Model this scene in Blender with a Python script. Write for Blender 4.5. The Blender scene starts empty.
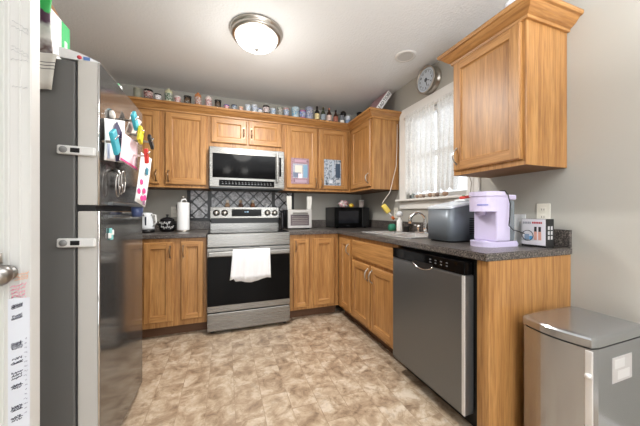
import bpy, bmesh, math, random
from mathutils import Vector, Matrix
random.seed(7)
S = bpy.context.scene
COL = S.collection
PI = math.pi
# ---------------------------------------------------------------- camera, world, lights, exposure
cam = bpy.data.objects.new('camera', bpy.data.cameras.new('camera'))
COL.objects.link(cam)
cam.location = (-1.769, -3.26, 1.106)
cam.rotation_euler = (PI/2, 0, -0.343)
cam.data.sensor_width = 36
cam.data.lens = 265.4/640*36
cam.data.shift_y = -0.0009
cam.data.clip_start = 0.05
S.camera = cam
w = bpy.data.worlds.new('world'); S.world = w; w.use_nodes = True
w.node_tree.nodes['Background'].inputs[0].default_value = (0.86, 0.93, 1.0, 1)
w.node_tree.nodes['Background'].inputs[1].default_value = 0.9
vs = S.view_settings
vs.view_transform = 'Standard'; vs.look = 'None'; vs.gamma = 1; vs.use_curve_mapping = False
vs.exposure = -0.06
def area(name, loc, rot, sx, sy, power, col=(1, 1, 1)):
    l = bpy.data.lights.new(name, 'AREA'); l.shape = 'RECTANGLE'; l.size = sx; l.size_y = sy
    l.energy = power; l.color = col
    o = bpy.data.objects.new(name, l); COL.objects.link(o); o.location = loc; o.rotation_euler = rot
    return o
# added fill through an assumed rear opening, and daylight through the kitchen window
area('rear_opening_fill', (-1.5, -6.62, 1.25), (PI/2, 0, 0), 2.3, 2.1, 75, (.94, .97, 1))
area('rear_down_fill', (-1.5, -4.9, 2.40), (0, 0, 0), 2.4, 2.4, 35, (.96, .98, 1))  # soft downward fill added behind the camera, not a fitted panel
# unseen upward fill added behind the camera to brighten the ceiling
area('ceiling_bounce_fill', (-.8, -3.75, 1.7), (PI, 0, 0), .5, .5, 88, (.95, .975, 1))
area('window_daylight', (0.16, -1.35, 1.66), (0, PI/2, 0), 0.9, 0.8, 1.6, (0.95, 0.98, 1))

# ---------------------------------------------------------------- materials
def mat(name, color, rough=0.5, metal=0.0, **k):
    m = bpy.data.materials.new(name); m.use_nodes = True
    b = m.node_tree.nodes['Principled BSDF']
    b.inputs['Base Color'].default_value = (*color, 1)
    b.inputs['Roughness'].default_value = rough
    b.inputs['Metallic'].default_value = metal
    for kk, v in k.items():
        b.inputs[kk.replace('_', ' ')].default_value = v
    return m
def N(m, t, **k):
    n = m.node_tree.nodes.new(t)
    for a, v in k.items(): setattr(n, a, v)
    return n
def L(m, a, b): m.node_tree.links.new(a, b)
def ramp(m, stops):
    r = N(m, 'ShaderNodeValToRGB'); e = r.color_ramp.elements
    while len(e) < len(stops): e.new(0.5)
    for i, (p, c) in enumerate(stops):
        e[i].position = p; e[i].color = (*c, 1)
    return r
def coords(m, scale, kind='Object'):
    tc = N(m, 'ShaderNodeTexCoord'); mp = N(m, 'ShaderNodeMapping')
    mp.inputs['Scale'].default_value = scale
    L(m, tc.outputs[kind], mp.inputs[0]); return mp
def sv(c):  # srgb 0-255 to linear
    return tuple(((x/255)/12.92 if x/255 <= 0.04045 else ((x/255+0.055)/1.055)**2.4) for x in c)
def bump(m, src, dist, strength=0.5):
    b = m.node_tree.nodes['Principled BSDF']
    bp = N(m, 'ShaderNodeBump'); bp.inputs['Strength'].default_value = strength; bp.inputs['Distance'].default_value = dist
    L(m, src, bp.inputs['Height']); L(m, bp.outputs[0], b.inputs['Normal'])
def wood(name, sc, c1, c2, c3, rough=0.38):
    m = mat(name, c2, rough); b = m.node_tree.nodes['Principled BSDF']
    mp = coords(m, sc)
    n = N(m, 'ShaderNodeTexNoise'); n.inputs['Scale'].default_value = 1; n.inputs['Detail'].default_value = 7; n.inputs['Roughness'].default_value = 0.62
    n.inputs['Distortion'].default_value = 0.5
    L(m, mp.outputs[0], n.inputs[0])
    r = ramp(m, [(0.28, c1), (0.5, c2), (0.72, c3)])
    L(m, n.outputs[0], r.inputs[0])
    mp2 = coords(m, tuple(s*4 for s in sc))
    n2 = N(m, 'ShaderNodeTexNoise'); n2.inputs['Scale'].default_value = 1; n2.inputs['Detail'].default_value = 2
    L(m, mp2.outputs[0], n2.inputs[0])
    mx = N(m, 'ShaderNodeMix', data_type='RGBA', blend_type='MULTIPLY')
    mx.inputs[0].default_value = 0.45
    r2 = ramp(m, [(0.38, (0.55, 0.5, 0.45)), (0.55, (1, 1, 1))])
    L(m, n2.outputs[0], r2.inputs[0])
    L(m, r.outputs[0], mx.inputs[6]); L(m, r2.outputs[0], mx.inputs[7])
    L(m, mx.outputs[2], b.inputs['Base Color'])
    bump(m, n2.outputs[0], 0.0006, 0.35)
    return m
OAK = (sv((146, 98, 52)), sv((176, 127, 74)), sv((196, 149, 93)))
oak_v = wood('honey_oak_upright_grain', (34, 34, 1.8), *OAK)
oak_h = wood('honey_oak_level_grain', (1.8, 1.8, 34), *OAK)
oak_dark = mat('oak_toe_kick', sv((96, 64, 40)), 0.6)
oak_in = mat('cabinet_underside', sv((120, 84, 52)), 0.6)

def wallmat():
    m = mat('greige_wall_paint', sv((180, 177, 169)), 0.75)
    mp = coords(m, (60, 60, 60)); n = N(m, 'ShaderNodeTexNoise'); n.inputs['Detail'].default_value = 3
    n.inputs['Scale'].default_value = 1
    L(m, mp.outputs[0], n.inputs[0]); bump(m, n.outputs[0], 0.002, 0.25); return m
wall_m = wallmat()
ceil_m = mat('textured_ceiling_paint', sv((229, 231, 232)), 0.9)
mp = coords(ceil_m, (75, 75, 75)); n = N(ceil_m, 'ShaderNodeTexNoise'); n.inputs['Scale'].default_value = 1; n.inputs['Detail'].default_value = 4
L(ceil_m, mp.outputs[0], n.inputs[0]); bump(ceil_m, n.outputs[0], 0.006, 0.6)
white_trim = mat('white_trim_paint', sv((232, 230, 226)), 0.4)
cream_trim = mat('door_paint', sv((204, 203, 200)), 0.42)

def floormat():
    m = mat('stone_pattern_vinyl', sv((190, 168, 142)), 0.33); b = m.node_tree.nodes['Principled BSDF']
    tc = N(m, 'ShaderNodeTexCoord')
    mp = N(m, 'ShaderNodeMapping'); mp.inputs['Rotation'].default_value = (0, 0, PI/2); mp.inputs['Location'].default_value = (0.03, 0.045, 0)
    L(m, tc.outputs['Object'], mp.inputs[0])
    br = N(m, 'ShaderNodeTexBrick'); br.offset = 0.5
    br.inputs['Scale'].default_value = 1; br.inputs['Brick Width'].default_value = 0.305; br.inputs['Row Height'].default_value = 0.152
    br.inputs['Mortar Size'].default_value = 0.0016; br.inputs['Mortar Smooth'].default_value = 0.3
    br.inputs['Color1'].default_value = (0, 0, 0, 1); br.inputs['Color2'].default_value = (1, 1, 1, 1)
    br.inputs['Mortar'].default_value = (0.5, 0.5, 0.5, 1)
    L(m, mp.outputs[0], br.inputs[0])
    # each tile shifts the marbling
    add = N(m, 'ShaderNodeVectorMath', operation='MULTIPLY_ADD')
    L(m, br.outputs[0], add.inputs[0]); add.inputs[1].default_value = (0.35, 0.35, 0.35); L(m, tc.outputs['Object'], add.inputs[2])
    n1 = N(m, 'ShaderNodeTexNoise'); n1.inputs['Scale'].default_value = 10; n1.inputs['Detail'].default_value = 7; n1.inputs['Roughness'].default_value = 0.66; n1.inputs['Distortion'].default_value = .4
    L(m, add.outputs[0], n1.inputs[0])
    r1 = ramp(m, [(0.32, sv((130, 108, 88))), (0.44, sv((164, 141, 117))), (0.54, sv((186, 166, 142))), (0.66, sv((206, 191, 172)))])
    L(m, n1.outputs[0], r1.inputs[0])
    n2 = N(m, 'ShaderNodeTexNoise'); n2.inputs['Scale'].default_value = 13; n2.inputs['Detail'].default_value = 7; n2.inputs['Distortion'].default_value = .9
    n2.inputs['Roughness'].default_value = 0.7
    L(m, add.outputs[0], n2.inputs[0])
    r2 = ramp(m, [(0.36, (0.62, 0.56, 0.50)), (0.46, (1, 1, 1)), (0.56, (1, 1, 1)), (0.64, (0.78, 0.78, 0.80))])
    L(m, n2.outputs[0], r2.inputs[0])
    mx = N(m, 'ShaderNodeMix', data_type='RGBA', blend_type='MULTIPLY'); mx.inputs[0].default_value = 0.75
    L(m, r1.outputs[0], mx.inputs[6]); L(m, r2.outputs[0], mx.inputs[7])
    mx2 = N(m, 'ShaderNodeMix', data_type='RGBA', blend_type='MIX')
    mm = N(m, 'ShaderNodeMath', operation='MULTIPLY'); mm.inputs[1].default_value = 0.5
    L(m, br.outputs['Fac'], mm.inputs[0]); L(m, mm.outputs[0], mx2.inputs[0])
    L(m, mx.outputs[2], mx2.inputs[6]); mx2.inputs[7].default_value = (*sv((132, 106, 82)), 1)
    L(m, mx2.outputs[2], b.inputs['Base Color'])
    bump(m, n1.outputs[0], 0.002, 0.2)
    return m
floor_m = floormat()
def countermat():
    m = mat('speckled_dark_laminate', sv((92, 86, 82)), 0.28); b = m.node_tree.nodes['Principled BSDF']
    mp = coords(m, (1, 1, 1)); v = N(m, 'ShaderNodeTexNoise'); v.inputs['Scale'].default_value = 130; v.inputs['Detail'].default_value = 3; v.inputs['Roughness'].default_value = .7
    L(m, mp.outputs[0], v.inputs[0])
    r = ramp(m, [(0.38, sv((34, 31, 31))), (0.48, sv((76, 70, 67))), (0.56, sv((102, 95, 90))), (0.66, sv((148, 140, 131)))])
    L(m, v.outputs[0], r.inputs[0]); L(m, r.outputs[0], b.inputs['Base Color']); return m
counter_m = countermat()
def steel(name, col, rough, stretch=(2, 2, 300), metal=.85):
    m = mat(name, col, rough, metal)
    mp = coords(m, stretch); n = N(m, 'ShaderNodeTexNoise'); n.inputs['Scale'].default_value = 1; n.inputs['Detail'].default_value = 2
    L(m, mp.outputs[0], n.inputs[0])
    b = m.node_tree.nodes['Principled BSDF']
    mr = N(m, 'ShaderNodeMapRange'); mr.inputs[3].default_value = rough-0.05; mr.inputs[4].default_value = rough+0.07
    L(m, n.outputs[0], mr.inputs[0]); L(m, mr.outputs[0], b.inputs['Roughness'])
    return m
steel_m = steel('brushed_stainless', sv((144, 142, 138)), 0.27, metal=.9)
steel_dark = steel('dark_stainless', sv((118, 120, 121)), 0.3, metal=.75)
steel_fridge = steel('fridge_stainless', sv((132, 131, 130)), 0.1, metal=.8)
steel_can = steel('can_stainless', sv((178, 180, 183)), 0.2, (40, 40, 3), metal=.85)
chrome = mat('chrome', (0.8, 0.8, 0.8), 0.08, 1.0)
nickel = mat('brushed_nickel', sv((190, 184, 176)), 0.28, 1.0)
bronze = mat('aged_bronze', sv((150, 124, 98)), 0.3, 1.0)
black_gloss = mat('black_glass', sv((10, 10, 11)), 0.08, IOR=1.2)
black_m = mat('black_plastic', sv((22, 22, 23)), 0.35)
black_sat = mat('black_satin', sv((30, 30, 31)), 0.5)
grey_side = mat('fridge_side_grey', sv((108, 107, 105)), 0.5)
door_edge_m = mat('fridge_door_edge', sv((205, 201, 195)), 0.45)
gasket = mat('gasket_grey', sv((70, 70, 70)), 0.7)
white_p = mat('white_plastic', sv((236, 235, 233)), 0.35)
paper_w = mat('white_paper', sv((238, 238, 238)), 0.8)
ivory = mat('ivory_plate', sv((236, 232, 220)), 0.4)
def glass(name, col=(1, 1, 1), rough=0.02, ior=1.45):
    m = mat(name, col, rough); b = m.node_tree.nodes['Principled BSDF']
    b.inputs['Transmission Weight'].default_value = 1; b.inputs['IOR'].default_value = ior; return m
clear_glass = glass('clear_glass', (0.93, 0.95, 0.95))
pane_m = glass('window_pane', (1, 1, 1), 0.0, 1.02)
brown_glass = glass('brown_bottle_glass', sv((80, 46, 24)))
green_glass = glass('green_bottle_glass', sv((50, 96, 60)))
def cm(name, rgb, rough=0.5, metal=0.0): return mat(name, sv(rgb), rough, metal)
C_ = {}
def c(rgb, rough=0.5):
    k = (tuple(rgb), rough)
    if k not in C_:
        C_[k] = cm('paint_%02x%02x%02x' % tuple(rgb), rgb, rough)
    return C_[k]

# ---------------------------------------------------------------- mesh helpers
class MB:
    def __init__(s): s.v = []; s.f = []; s.mi = []; s.sm = []
    def add(s, vs_, fs, mi=0, smooth=False, T=None):
        o = len(s.v)
        for p in vs_:
            p = Vector(p); s.v.append(T @ p if T else p)
        for f in fs:
            s.f.append([o+i for i in f]); s.mi.append(mi); s.sm.append(smooth)
        return s
    def bm(s, b, mi=0, smooth=False, T=None):
        b.verts.index_update()
        vs_ = [v.co.copy() for v in b.verts]; fs = [[v.index for v in f.verts] for f in b.faces]
        b.free(); return s.add(vs_, fs, mi, smooth, T)
    def box(s, a, b_, mi=0, bev=0.0, seg=2, T=None, smooth=False):
        b = bmesh.new(); bmesh.ops.create_cube(b, size=1)
        a = Vector(a); b_ = Vector(b_)
        ce = (a+b_)/2; sz = Vector([abs(q) for q in (b_-a)])
        for v in b.verts: v.co = Vector((v.co.x*sz.x, v.co.y*sz.y, v.co.z*sz.z))+ce
        if bev > 0:
            bmesh.ops.bevel(b, geom=b.edges[:], offset=min(bev, min(sz)*0.48), segments=seg, affect='EDGES', profile=0.5)
        bmesh.ops.recalc_face_normals(b, faces=b.faces[:])
        return s.bm(b, mi, smooth or False, T)
    def tube(s, pts, r, n=10, mi=0, caps=True, smooth=True, T=None, flat=None):
        pts = [Vector(p) for p in pts]; rings = []; m = len(pts)
        rs = r if isinstance(r, (list, tuple)) else [r]*m
        prev = None
        for i, p in enumerate(pts):
            t = (pts[min(i+1, m-1)]-pts[max(i-1, 0)]).normalized()
            if prev is None:
                a = Vector((0, 0, 1)) if abs(t.z) < 0.9 else Vector((1, 0, 0))
                u = t.cross(a).normalized()
            else:
                u = (prev - t*prev.dot(t)).normalized()
            prev = u; w_ = t.cross(u)
            rings.append([p + (u*math.cos(2*PI*k/n) + w_*math.sin(2*PI*k/n)*(flat or 1))*rs[i] for k in range(n)])
        vs_ = [q for R_ in rings for q in R_]; fs = []
        for i in range(m-1):
            for k in range(n):
                fs.append([i*n+k, i*n+(k+1) % n, (i+1)*n+(k+1) % n, (i+1)*n+k])
        s.add(vs_, fs, mi, smooth, T)
        if caps:
            s.add(rings[0], [list(range(n))[::-1]], mi, False, T); s.add(rings[-1], [list(range(n))], mi, False, T)
        return s
    def lathe(s, prof, ce=(0, 0, 0), n=24, mi=0, smooth=True, axis='z', T=None):
        vs_ = []; fs = []; m = len(prof)
        for r, z in prof:
            for k in range(n):
                a = 2*PI*k/n; x, y = r*math.cos(a), r*math.sin(a)
                q = {'z': (x, y, z), 'x': (z, x, y), 'y': (x, z, y)}[axis]
                vs_.append(Vector(q)+Vector(ce))
        for i in range(m-1):
            for k in range(n):
                f = [i*n+k, i*n+(k+1) % n, (i+1)*n+(k+1) % n, (i+1)*n+k]
                fs.append(f if axis != 'y' else f[::-1])
        return s.add(vs_, fs, mi, smooth, T)
    def prism(s, poly, h0, h1, axis='z', mi=0, T=None, smooth=False):
        n = len(poly)
        def P(a, b, h): return {'z': (a, b, h), 'x': (h, a, b), 'y': (a, h, b)}[axis]
        vs_ = [P(a, b, h0) for a, b in poly]+[P(a, b, h1) for a, b in poly]
        fs = [[i, (i+1) % n, n+(i+1) % n, n+i] for i in range(n)]
        s.add(vs_, fs, mi, smooth, T)
        s.add(vs_[:n], [list(range(n))[::-1]], mi, False, T); s.add(vs_[n:], [list(range(n))], mi, False, T)
        return s
    def quad(s, a, b, c_, d, mi=0, smooth=False): return s.add([a, b, c_, d], [[0, 1, 2, 3]], mi, smooth)
    def sheet(s, a, b, c_, d, th, mi=0):
        a, b, c_, d = map(Vector, (a, b, c_, d)); n_ = (b-a).cross(d-a).normalized()*th
        v = [a, b, c_, d, a+n_, b+n_, c_+n_, d+n_]
        return s.add(v, [[3, 2, 1, 0], [4, 5, 6, 7], [0, 1, 5, 4], [1, 2, 6, 5], [2, 3, 7, 6], [3, 0, 4, 7]], mi)
    def build(s, name, mats, parent=None, loc=None, weld=False):
        if not isinstance(mats, (list, tuple)): mats = [mats]
        org = Vector(loc) if loc is not None else (world_loc(parent) if parent else Vector((0, 0, 0)))
        me = bpy.data.meshes.new(name)
        me.from_pydata([v-org for v in s.v], [], s.f)
        for m in mats: me.materials.append(m)
        me.polygons.foreach_set('material_index', s.mi); me.polygons.foreach_set('use_smooth', s.sm)
        b = bmesh.new(); b.from_mesh(me)
        bmesh.ops.remove_doubles(b, verts=b.verts[:], dist=1e-6)
        bmesh.ops.recalc_face_normals(b, faces=b.faces[:]); b.to_mesh(me); b.free()
        me.update()
        o = bpy.data.objects.new(name, me); COL.objects.link(o)
        if parent:
            o.parent = parent; o.location = org-world_loc(parent)
        else:
            o.location = org
        return o
def world_loc(o):
    p = Vector((0, 0, 0))
    while o: p += o.location; o = o.parent
    return p
def tag(o, label=None, cat=None, group=None, kind=None):
    if label: o['label'] = label
    if cat: o['category'] = cat
    if group: o['group'] = group
    if kind: o['kind'] = kind
    return o
def thing(name, loc, label, cat, group=None):
    o = bpy.data.objects.new(name, None); COL.objects.link(o); o.location = loc; o.empty_display_size = 0.05
    return tag(o, label, cat, group)
def struct(name, mb, m, parent=None):
    o = mb.build(name, m, parent)
    if not parent: o['kind'] = 'structure'
    return o
def txt(name, body, size, T, m, parent, extrude=0.0006, align='CENTER'):
    cu = bpy.data.curves.new(name, 'FONT'); cu.body = body; cu.size = size; cu.extrude = extrude
    cu.align_x = align; cu.align_y = 'CENTER'
    o = bpy.data.objects.new(name, cu); COL.objects.link(o)
    bpy.context.view_layer.update()
    me = bpy.data.meshes.new_from_object(o); bpy.data.objects.remove(o)
    mb = MB(); mb.add([v.co.copy() for v in me.vertices], [list(p.vertices) for p in me.polygons], 0, False, T)
    return mb.build(name, m, parent)
# orientation helpers: local x right, y depth(away from viewer), z up -> world
def TB(x0, y0, z0=0): return Matrix.Translation((x0, y0, z0))                       # faces -Y
def TR(x0, y0, z0=0): return Matrix.Translation((x0, y0, z0)) @ Matrix.Rotation(-PI/2, 4, 'Z')  # faces -X, local x -> -Y
FACE_Y = Matrix.Rotation(PI/2, 4, 'X')       # text facing -Y
FACE_X = Matrix.Rotation(-PI/2, 4, 'Z') @ Matrix.Rotation(PI/2, 4, 'X')   # text facing -X

# ---------------------------------------------------------------- room shell
H = 2.435; XL = -3.05; YR = -6.5
struct('floor', MB().box((XL-.1, YR-.1, -0.1), (0.1, 0.1, 0)), floor_m)
struct('ceiling', MB().box((XL-.1, YR-.1, H), (0.1, 0.1, H+0.1)), ceil_m)
struct('wall_back', MB().box((XL, 0, 0), (0.1, 0.1, H)), wall_m)
struct('wall_left', MB().box((XL-.1, YR, 0), (XL, 0.1, H)), wall_m)
WY0, WY1, WZ0, WZ1 = -1.72, -0.98, 1.24, 2.075   # window opening
r = MB()
r.box((0, WY1, 0), (0.1, 0, H)).box((0, YR, 0), (0.1, WY0, H)).box((0, WY0, 0), (0.1, WY1, WZ0)).box((0, WY0, WZ1), (0.1, WY1, H))
struct('wall_right', r, wall_m)
r = MB()
r.box((XL, YR-.1, 0), (-2.5, YR, H)).box((-0.5, YR-.1, 0), (0.1, YR, H)).box((-2.5, YR-.1, 2.1), (-0.5, YR, H))
struct('wall_rear', r, wall_m)
# kitchen window
wn = MB()
for a, b in (((-.022, WY1, 1.14), (0, WY1+.10, 2.175)), ((-.022, WY0-.10, 1.14), (0, WY0, 2.175)), ((-.022, WY0-.001, WZ1), (0, WY1+.001, 2.175)), ((-.026, WY0-.001, 1.14), (0, WY1+.001, WZ0-.02))):
    wn.box(a, b, bev=0.006)
wn.box((-.078, WY0-.06, WZ0-.02), (.05, WY1+.10, WZ0), bev=.005)
win = struct('window_1', wn, white_trim)
fr = MB()
for a, b in (((.03, WY0, WZ0), (.09, WY0+.04, WZ1)), ((.03, WY1-.04, WZ0), (.09, WY1, WZ1)), ((.03, WY0, WZ1-.04), (.09, WY1, WZ1)), ((.03, WY0, WZ0), (.09, WY1, WZ0+.045)),
             ((.04, WY0, 1.63), (.08, WY1, 1.68))):
    fr.box(a, b, bev=.003)
fr.box((.05, -1.36, WZ0), (.07, -1.34, WZ1))
fr.build('window_frame', white_p, win)
MB().box((.058, WY0+.02, WZ0+.02), (.062, WY1-.02, WZ1-.02)).build('window_glass', pane_m, win)
# patio door frame at the rear
pf = MB()
for a, b in (((-2.5, YR-.08, 0), (-2.42, YR-.02, 2.1)), ((-.58, YR-.08, 0), (-.5, YR-.02, 2.1)), ((-1.54, YR-.08, 0), (-1.46, YR-.02, 2.1)), ((-2.5, YR-.08, 2.04), (-.5, YR-.02, 2.1)), ((-2.5, YR-.08, 0), (-.5, YR-.02, .06))):
    pf.box(a, b, bev=.004)
struct('door_2', pf, white_p)
# baseboard on right wall past the cabinets
struct('baseboard_right', MB().box((-.014, YR, 0), (0, -2.37, .09), bev=.004), white_trim)
# open white door at left
DX = -2.248; DY = -2.35
d = MB().box((XL+.01, DY, .012), (DX, DY+.036, 2.05), bev=.002)
# raised mouldings of the panel layout
for x0, x1 in ((-2.3055, -2.3005), (-2.2955, -2.2905), (-2.273, -2.268), (-2.2515, -2.2485)):
    d.box((x0, DY-.003, .05), (x1, DY+.001, 2.02), bev=.0012)
d.box((XL+.2, DY-.004, 1.1), (-2.34, DY+.001, 1.9), bev=.002).box((XL+.2, DY-.004, .2), (-2.34, DY+.001, .85), bev=.002)
door = struct('door_1', d, cream_trim)
kb = MB().lathe([(0.020, 0), (0.020, -.004), (.009, -.006), (.009, -.010), (.017, -.014), (.025, -.023), (.0275, -.033), (.023, -.044), (.012, -.050), (.0, -.051)], (-2.292, DY-.003, .952), 28, axis='y')
kb.build('door_knob', cm('satin_knob', (150, 146, 142), .33, 1.0), door)
MB().tube([(-2.292, DY-.028, .98), (-2.292, DY-.03, .995), (-2.292, DY-.03, 1.006)], .005).build('latch_pin', nickel, door)
MB().box((-2.291, DY-.0052, .03), (-2.2485, DY-.0035, .885)).build('growth_chart_paper', c((206, 209, 217), .8), door)
ink = mat('black_ink', sv((48, 48, 66)), .8); ink_pk = c((238, 130, 160), .8); ink_or = c((240, 170, 120), .8); ink_gr = c((165, 165, 168), .8)
def scribble(mb, x0, x1, z, y, amp=.004, n=16, r=.0008, slope=.0, mi=0):
    pts = []
    for i in range(n):
        t = i/(n-1)
        pts.append((x0+(x1-x0)*t+random.uniform(-.002, .002), y, z+slope*t+amp*(1 if i % 2 else -1)*random.uniform(.3, 1)))
    mb.tube(pts, r, 5, mi)
yk = DY-.0056
mk = MB()
for z in (.866, .861, .838, .833, .768, .762, .755, .728, .718, .692, .685, .678, .660, .653, .605, .598, .578, .570, .53, .52, .47, .42, .37):
    scribble(mk, -2.283, -2.264, z, yk, .003, 12, .0009, .006)
    if random.random() < .7: mk.tube([(-2.283, yk, z-.003), (-2.262, yk, z+.004)], .0009, 5)
mk.build('height_marks', ink, door)
mk = MB()
for k in range(17): scribble(mk, -2.258, -2.253, .78-.012*k, yk, .002, 4, .0005)
mk.build('side_writing', c((120, 120, 140), .8), door)
mk = MB()
for k in range(5): scribble(mk, -2.286, -2.258, .915-.009*k, yk+.002, .004, 12, .0007, .006)
mk.build('pink_drawing', ink_pk, door)
mk = MB()
for k in range(3): scribble(mk, -2.279, -2.252, .945-.007*k, yk+.002, .003, 10, .0007, .004)
mk.build('orange_drawing', ink_or, door)
mk = MB()
for z, s_ in ((1.60, -.02), (1.585, -.016), (1.535, -.02), (1.525, -.015), (1.50, .0), (1.43, 0)):
    scribble(mk, -2.284, -2.252, z, yk+.0022, .003, 9, .0005, s_)
mk.build('pencil_marks', ink_gr, door)

# ---------------------------------------------------------------- cabinets
def door_mb(T, x0, x1, z0, z1, horiz=False, st=.055):
    """framed door: local front at y=-.02, back y=0"""
    st = min(st, (x1-x0)*.24, (z1-z0)*.3)
    mb = MB(); y = -.02
    def ring(ax, az, ay, bx, bz, by, cut):
        O = [(x0+ax, ay, z0+az), (x1-ax, ay, z0+az), (x1-ax, ay, z1-az), (x0+ax, ay, z1-az)]
        I = [(x0+bx, by, z0+bz), (x1-bx, by, z0+bz), (x1-bx, by, z1-bz), (x0+bx, by, z1-bz)]
        for k in range(4):
            j = (k+1) % 4
            mb.add([O[k], O[j], I[j], I[k]], [[0, 1, 2, 3]], cut[k], False, T)
    hv = (1, 0, 1, 0)
    ring(0, 0, 0, 0, 0, y+.005, hv)
    ring(0, 0, y+.005, .006, .006, y, hv)
    # stiles full height, rails between (butt joints)
    a = .006
    for xa, xb in ((x0+a, x0+st), (x1-st, x1-a)):
        mb.add([(xa, y, z0+a), (xb, y, z0+a), (xb, y, z1-a), (xa, y, z1-a)], [[0, 1, 2, 3]], 0, False, T)
    for za, zb in ((z0+a, z0+st), (z1-st, z1-a)):
        mb.add([(x0+st, y, za), (x1-st, y, za), (x1-st, y, zb), (x0+st, y, zb)], [[0, 1, 2, 3]], 1, False, T)
    ring(st, st, y, st+.003, st+.003, y+.008, hv)
    ring(st+.003, st+.003, y+.008, st+.010, st+.010, y+.012, hv)
    mb.add([(x0, 0, z0), (x1, 0, z0), (x1, 0, z1), (x0, 0, z1)], [[3, 2, 1, 0]], 0, False, T)
    pn = MB()
    q = st+.010
    pn.add([(x0+q, y+.012, z0+q), (x1-q, y+.012, z0+q), (x1-q, y+.012, z1-q), (x0+q, y+.012, z1-q),
            (x0+q, y+.015, z0+q), (x1-q, y+.015, z0+q), (x1-q, y+.015, z1-q), (x0+q, y+.015, z1-q)],
           [[0, 1, 2, 3], [7, 6, 5, 4], [0, 4, 5, 1], [1, 5, 6, 2], [2, 6, 7, 3], [3, 7, 4, 0]], 0, False, T)
    return mb, pn
def pull(T, x, z, m, parent, ln=.1, depth=.03):
    """arched bar pull, vertical"""
    mb = MB(); pts = []
    for i in range(9):
        t = i/8; a = PI*t
        pts.append((x, -.02-depth*math.sin(a)**.6, z-ln/2+ln*t))
    mb.tube([T @ Vector(p) for p in pts], [.005, .005, .0052, .0058, .0062, .0058, .0052, .005, .005], 8)
    for q in (z-ln/2, z+ln/2):
        mb.tube([T @ Vector((x, -.02, q)), T @ Vector((x, -.024, q))], .008, 10)
    mb.build('handle', m, parent)
def cabinet(name, T, w_, dep, z0, z1, doors, label, fronts=(), toe=0, hm=nickel, extra_side=False, group=None):
    """local x 0..w, front plane y=0, back y=dep"""
    base = T @ Vector((w_/2, dep/2, 0 if toe else z0))
    t = thing(name, base, label, 'cabinet', group)
    mb = MB(); zb = toe if toe else z0
    mb.box((0.0005, 0.001, zb), (w_-.0005, dep, z1), 0, T=T)
    b = mb.build('cabinet_box', [oak_v, oak_in], t)
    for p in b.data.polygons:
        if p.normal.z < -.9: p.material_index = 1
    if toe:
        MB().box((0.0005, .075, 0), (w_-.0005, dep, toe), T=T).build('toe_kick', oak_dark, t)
    for dd in doors:
        x0, x1, a, b_, hx, hz = dd[:6]
        mb, pn = door_mb(T, x0, x1, a, b_)
        dr = mb.build('door', [oak_v, oak_h], t); pn.build('panel', oak_v, dr)
        if hx is not None: pull(T, hx, hz, hm, dr)
    for x0, x1, a, b_ in fronts:
        mb = MB().box((x0, -.02, a), (x1, 0, b_), bev=.006, T=T)
        mb.build('drawer_front', oak_h, t)
    return t
# back wall bases
cabinet('base_cabinet', TB(-3.045, -.61), 1.115, .605, 0, .877, [
    (.08, .58, .15, .845, None, 0), (.618, .842, .15, .845, .822, .76), (.905, 1.088, .15, .845, .925, .76)],
    'oak base cabinet left of the range, partly behind the fridge, two narrow tall doors', toe=.1, hm=bronze)
cabinet('base_cabinet', TB(-1.163, -.61), .55, .605, 0, .877, [
    (.050, .215, .13, .835, .07, .76), (.262, .495, .13, .835, None, 0)],
    'oak base cabinet right of the range, two tall doors, reaching into the corner', toe=.1, hm=bronze)
# right wall bases
cabinet('base_cabinet', TR(-.61, -.613), .337, .605, 0, .877, [(.08, .315, .13, .84, .29, .745)],
    'narrow oak base cabinet with one door between the corner and the sink cabinet', toe=.1)
cabinet('base_cabinet', TR(-.61, -.952), .72, .605, 0, .877, [
    (.022, .345, .13, .655, .322, .575), (.365, .695, .13, .655, .39, .575)],
    'oak sink base cabinet with false drawer front above two doors', fronts=[(.022, .695, .685, .845)], toe=.1)
# end panel of the run
ep = MB().box((-.615, -2.362, 0), (-.004, -2.30, .877), bev=.002)
o = ep.build('end_panel', [oak_v], loc=(-.31, -2.33, 0))
tag(o, 'oak end panel closing the base cabinets between dishwasher and trash can', 'panel')
# uppers
UB, UT = 1.35, 2.16
cabinet('wall_cabinet', TB(-3.045, -.33), 1.118, .326, UB, UT, [
    (.03, .315, UB+.03, 2.082, None, 0), (.345, .68, UB+.03, 2.082, .655, 1.46), (.73, 1.096, UB+.03, 2.082, .758, 1.46)],
    'oak wall cabinet left of the over-range microwave, partly behind the fridge', hm=bronze)
cabinet('wall_cabinet', TB(-1.925, -.33), .762, .326, 1.770, UT, [
    (.02, .37, 1.825, 2.082, .34, 1.94), (.392, .742, 1.825, 2.082, .42, 1.94)],
    'short oak wall cabinet directly above the microwave', hm=bronze)
cabinet('wall_cabinet', TB(-1.161, -.33), .829, .326, UB, UT, [
    (.038, .402, UB+.03, 2.082, .378, 1.45), (.424, .79, UB+.03, 2.082, .45, 1.45)],
    'oak wall cabinet right of the microwave with two pictures taped to its doors', hm=bronze)
cabinet('wall_cabinet', TR(-.33, -.005), .843, .326, UB, UT, [(.385, .825, UB+.03, 2.082, .785, 1.47)],
    'oak corner wall cabinet left of the window, single door facing the room')
cabinet('wall_cabinet', TR(-.33, -1.89), .455, .326, UB, UT, [(.012, .435, UB+.03, 2.085, .04, 1.47)],
    'oak wall cabinet right of the window, above the ice maker and coffee maker')
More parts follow.
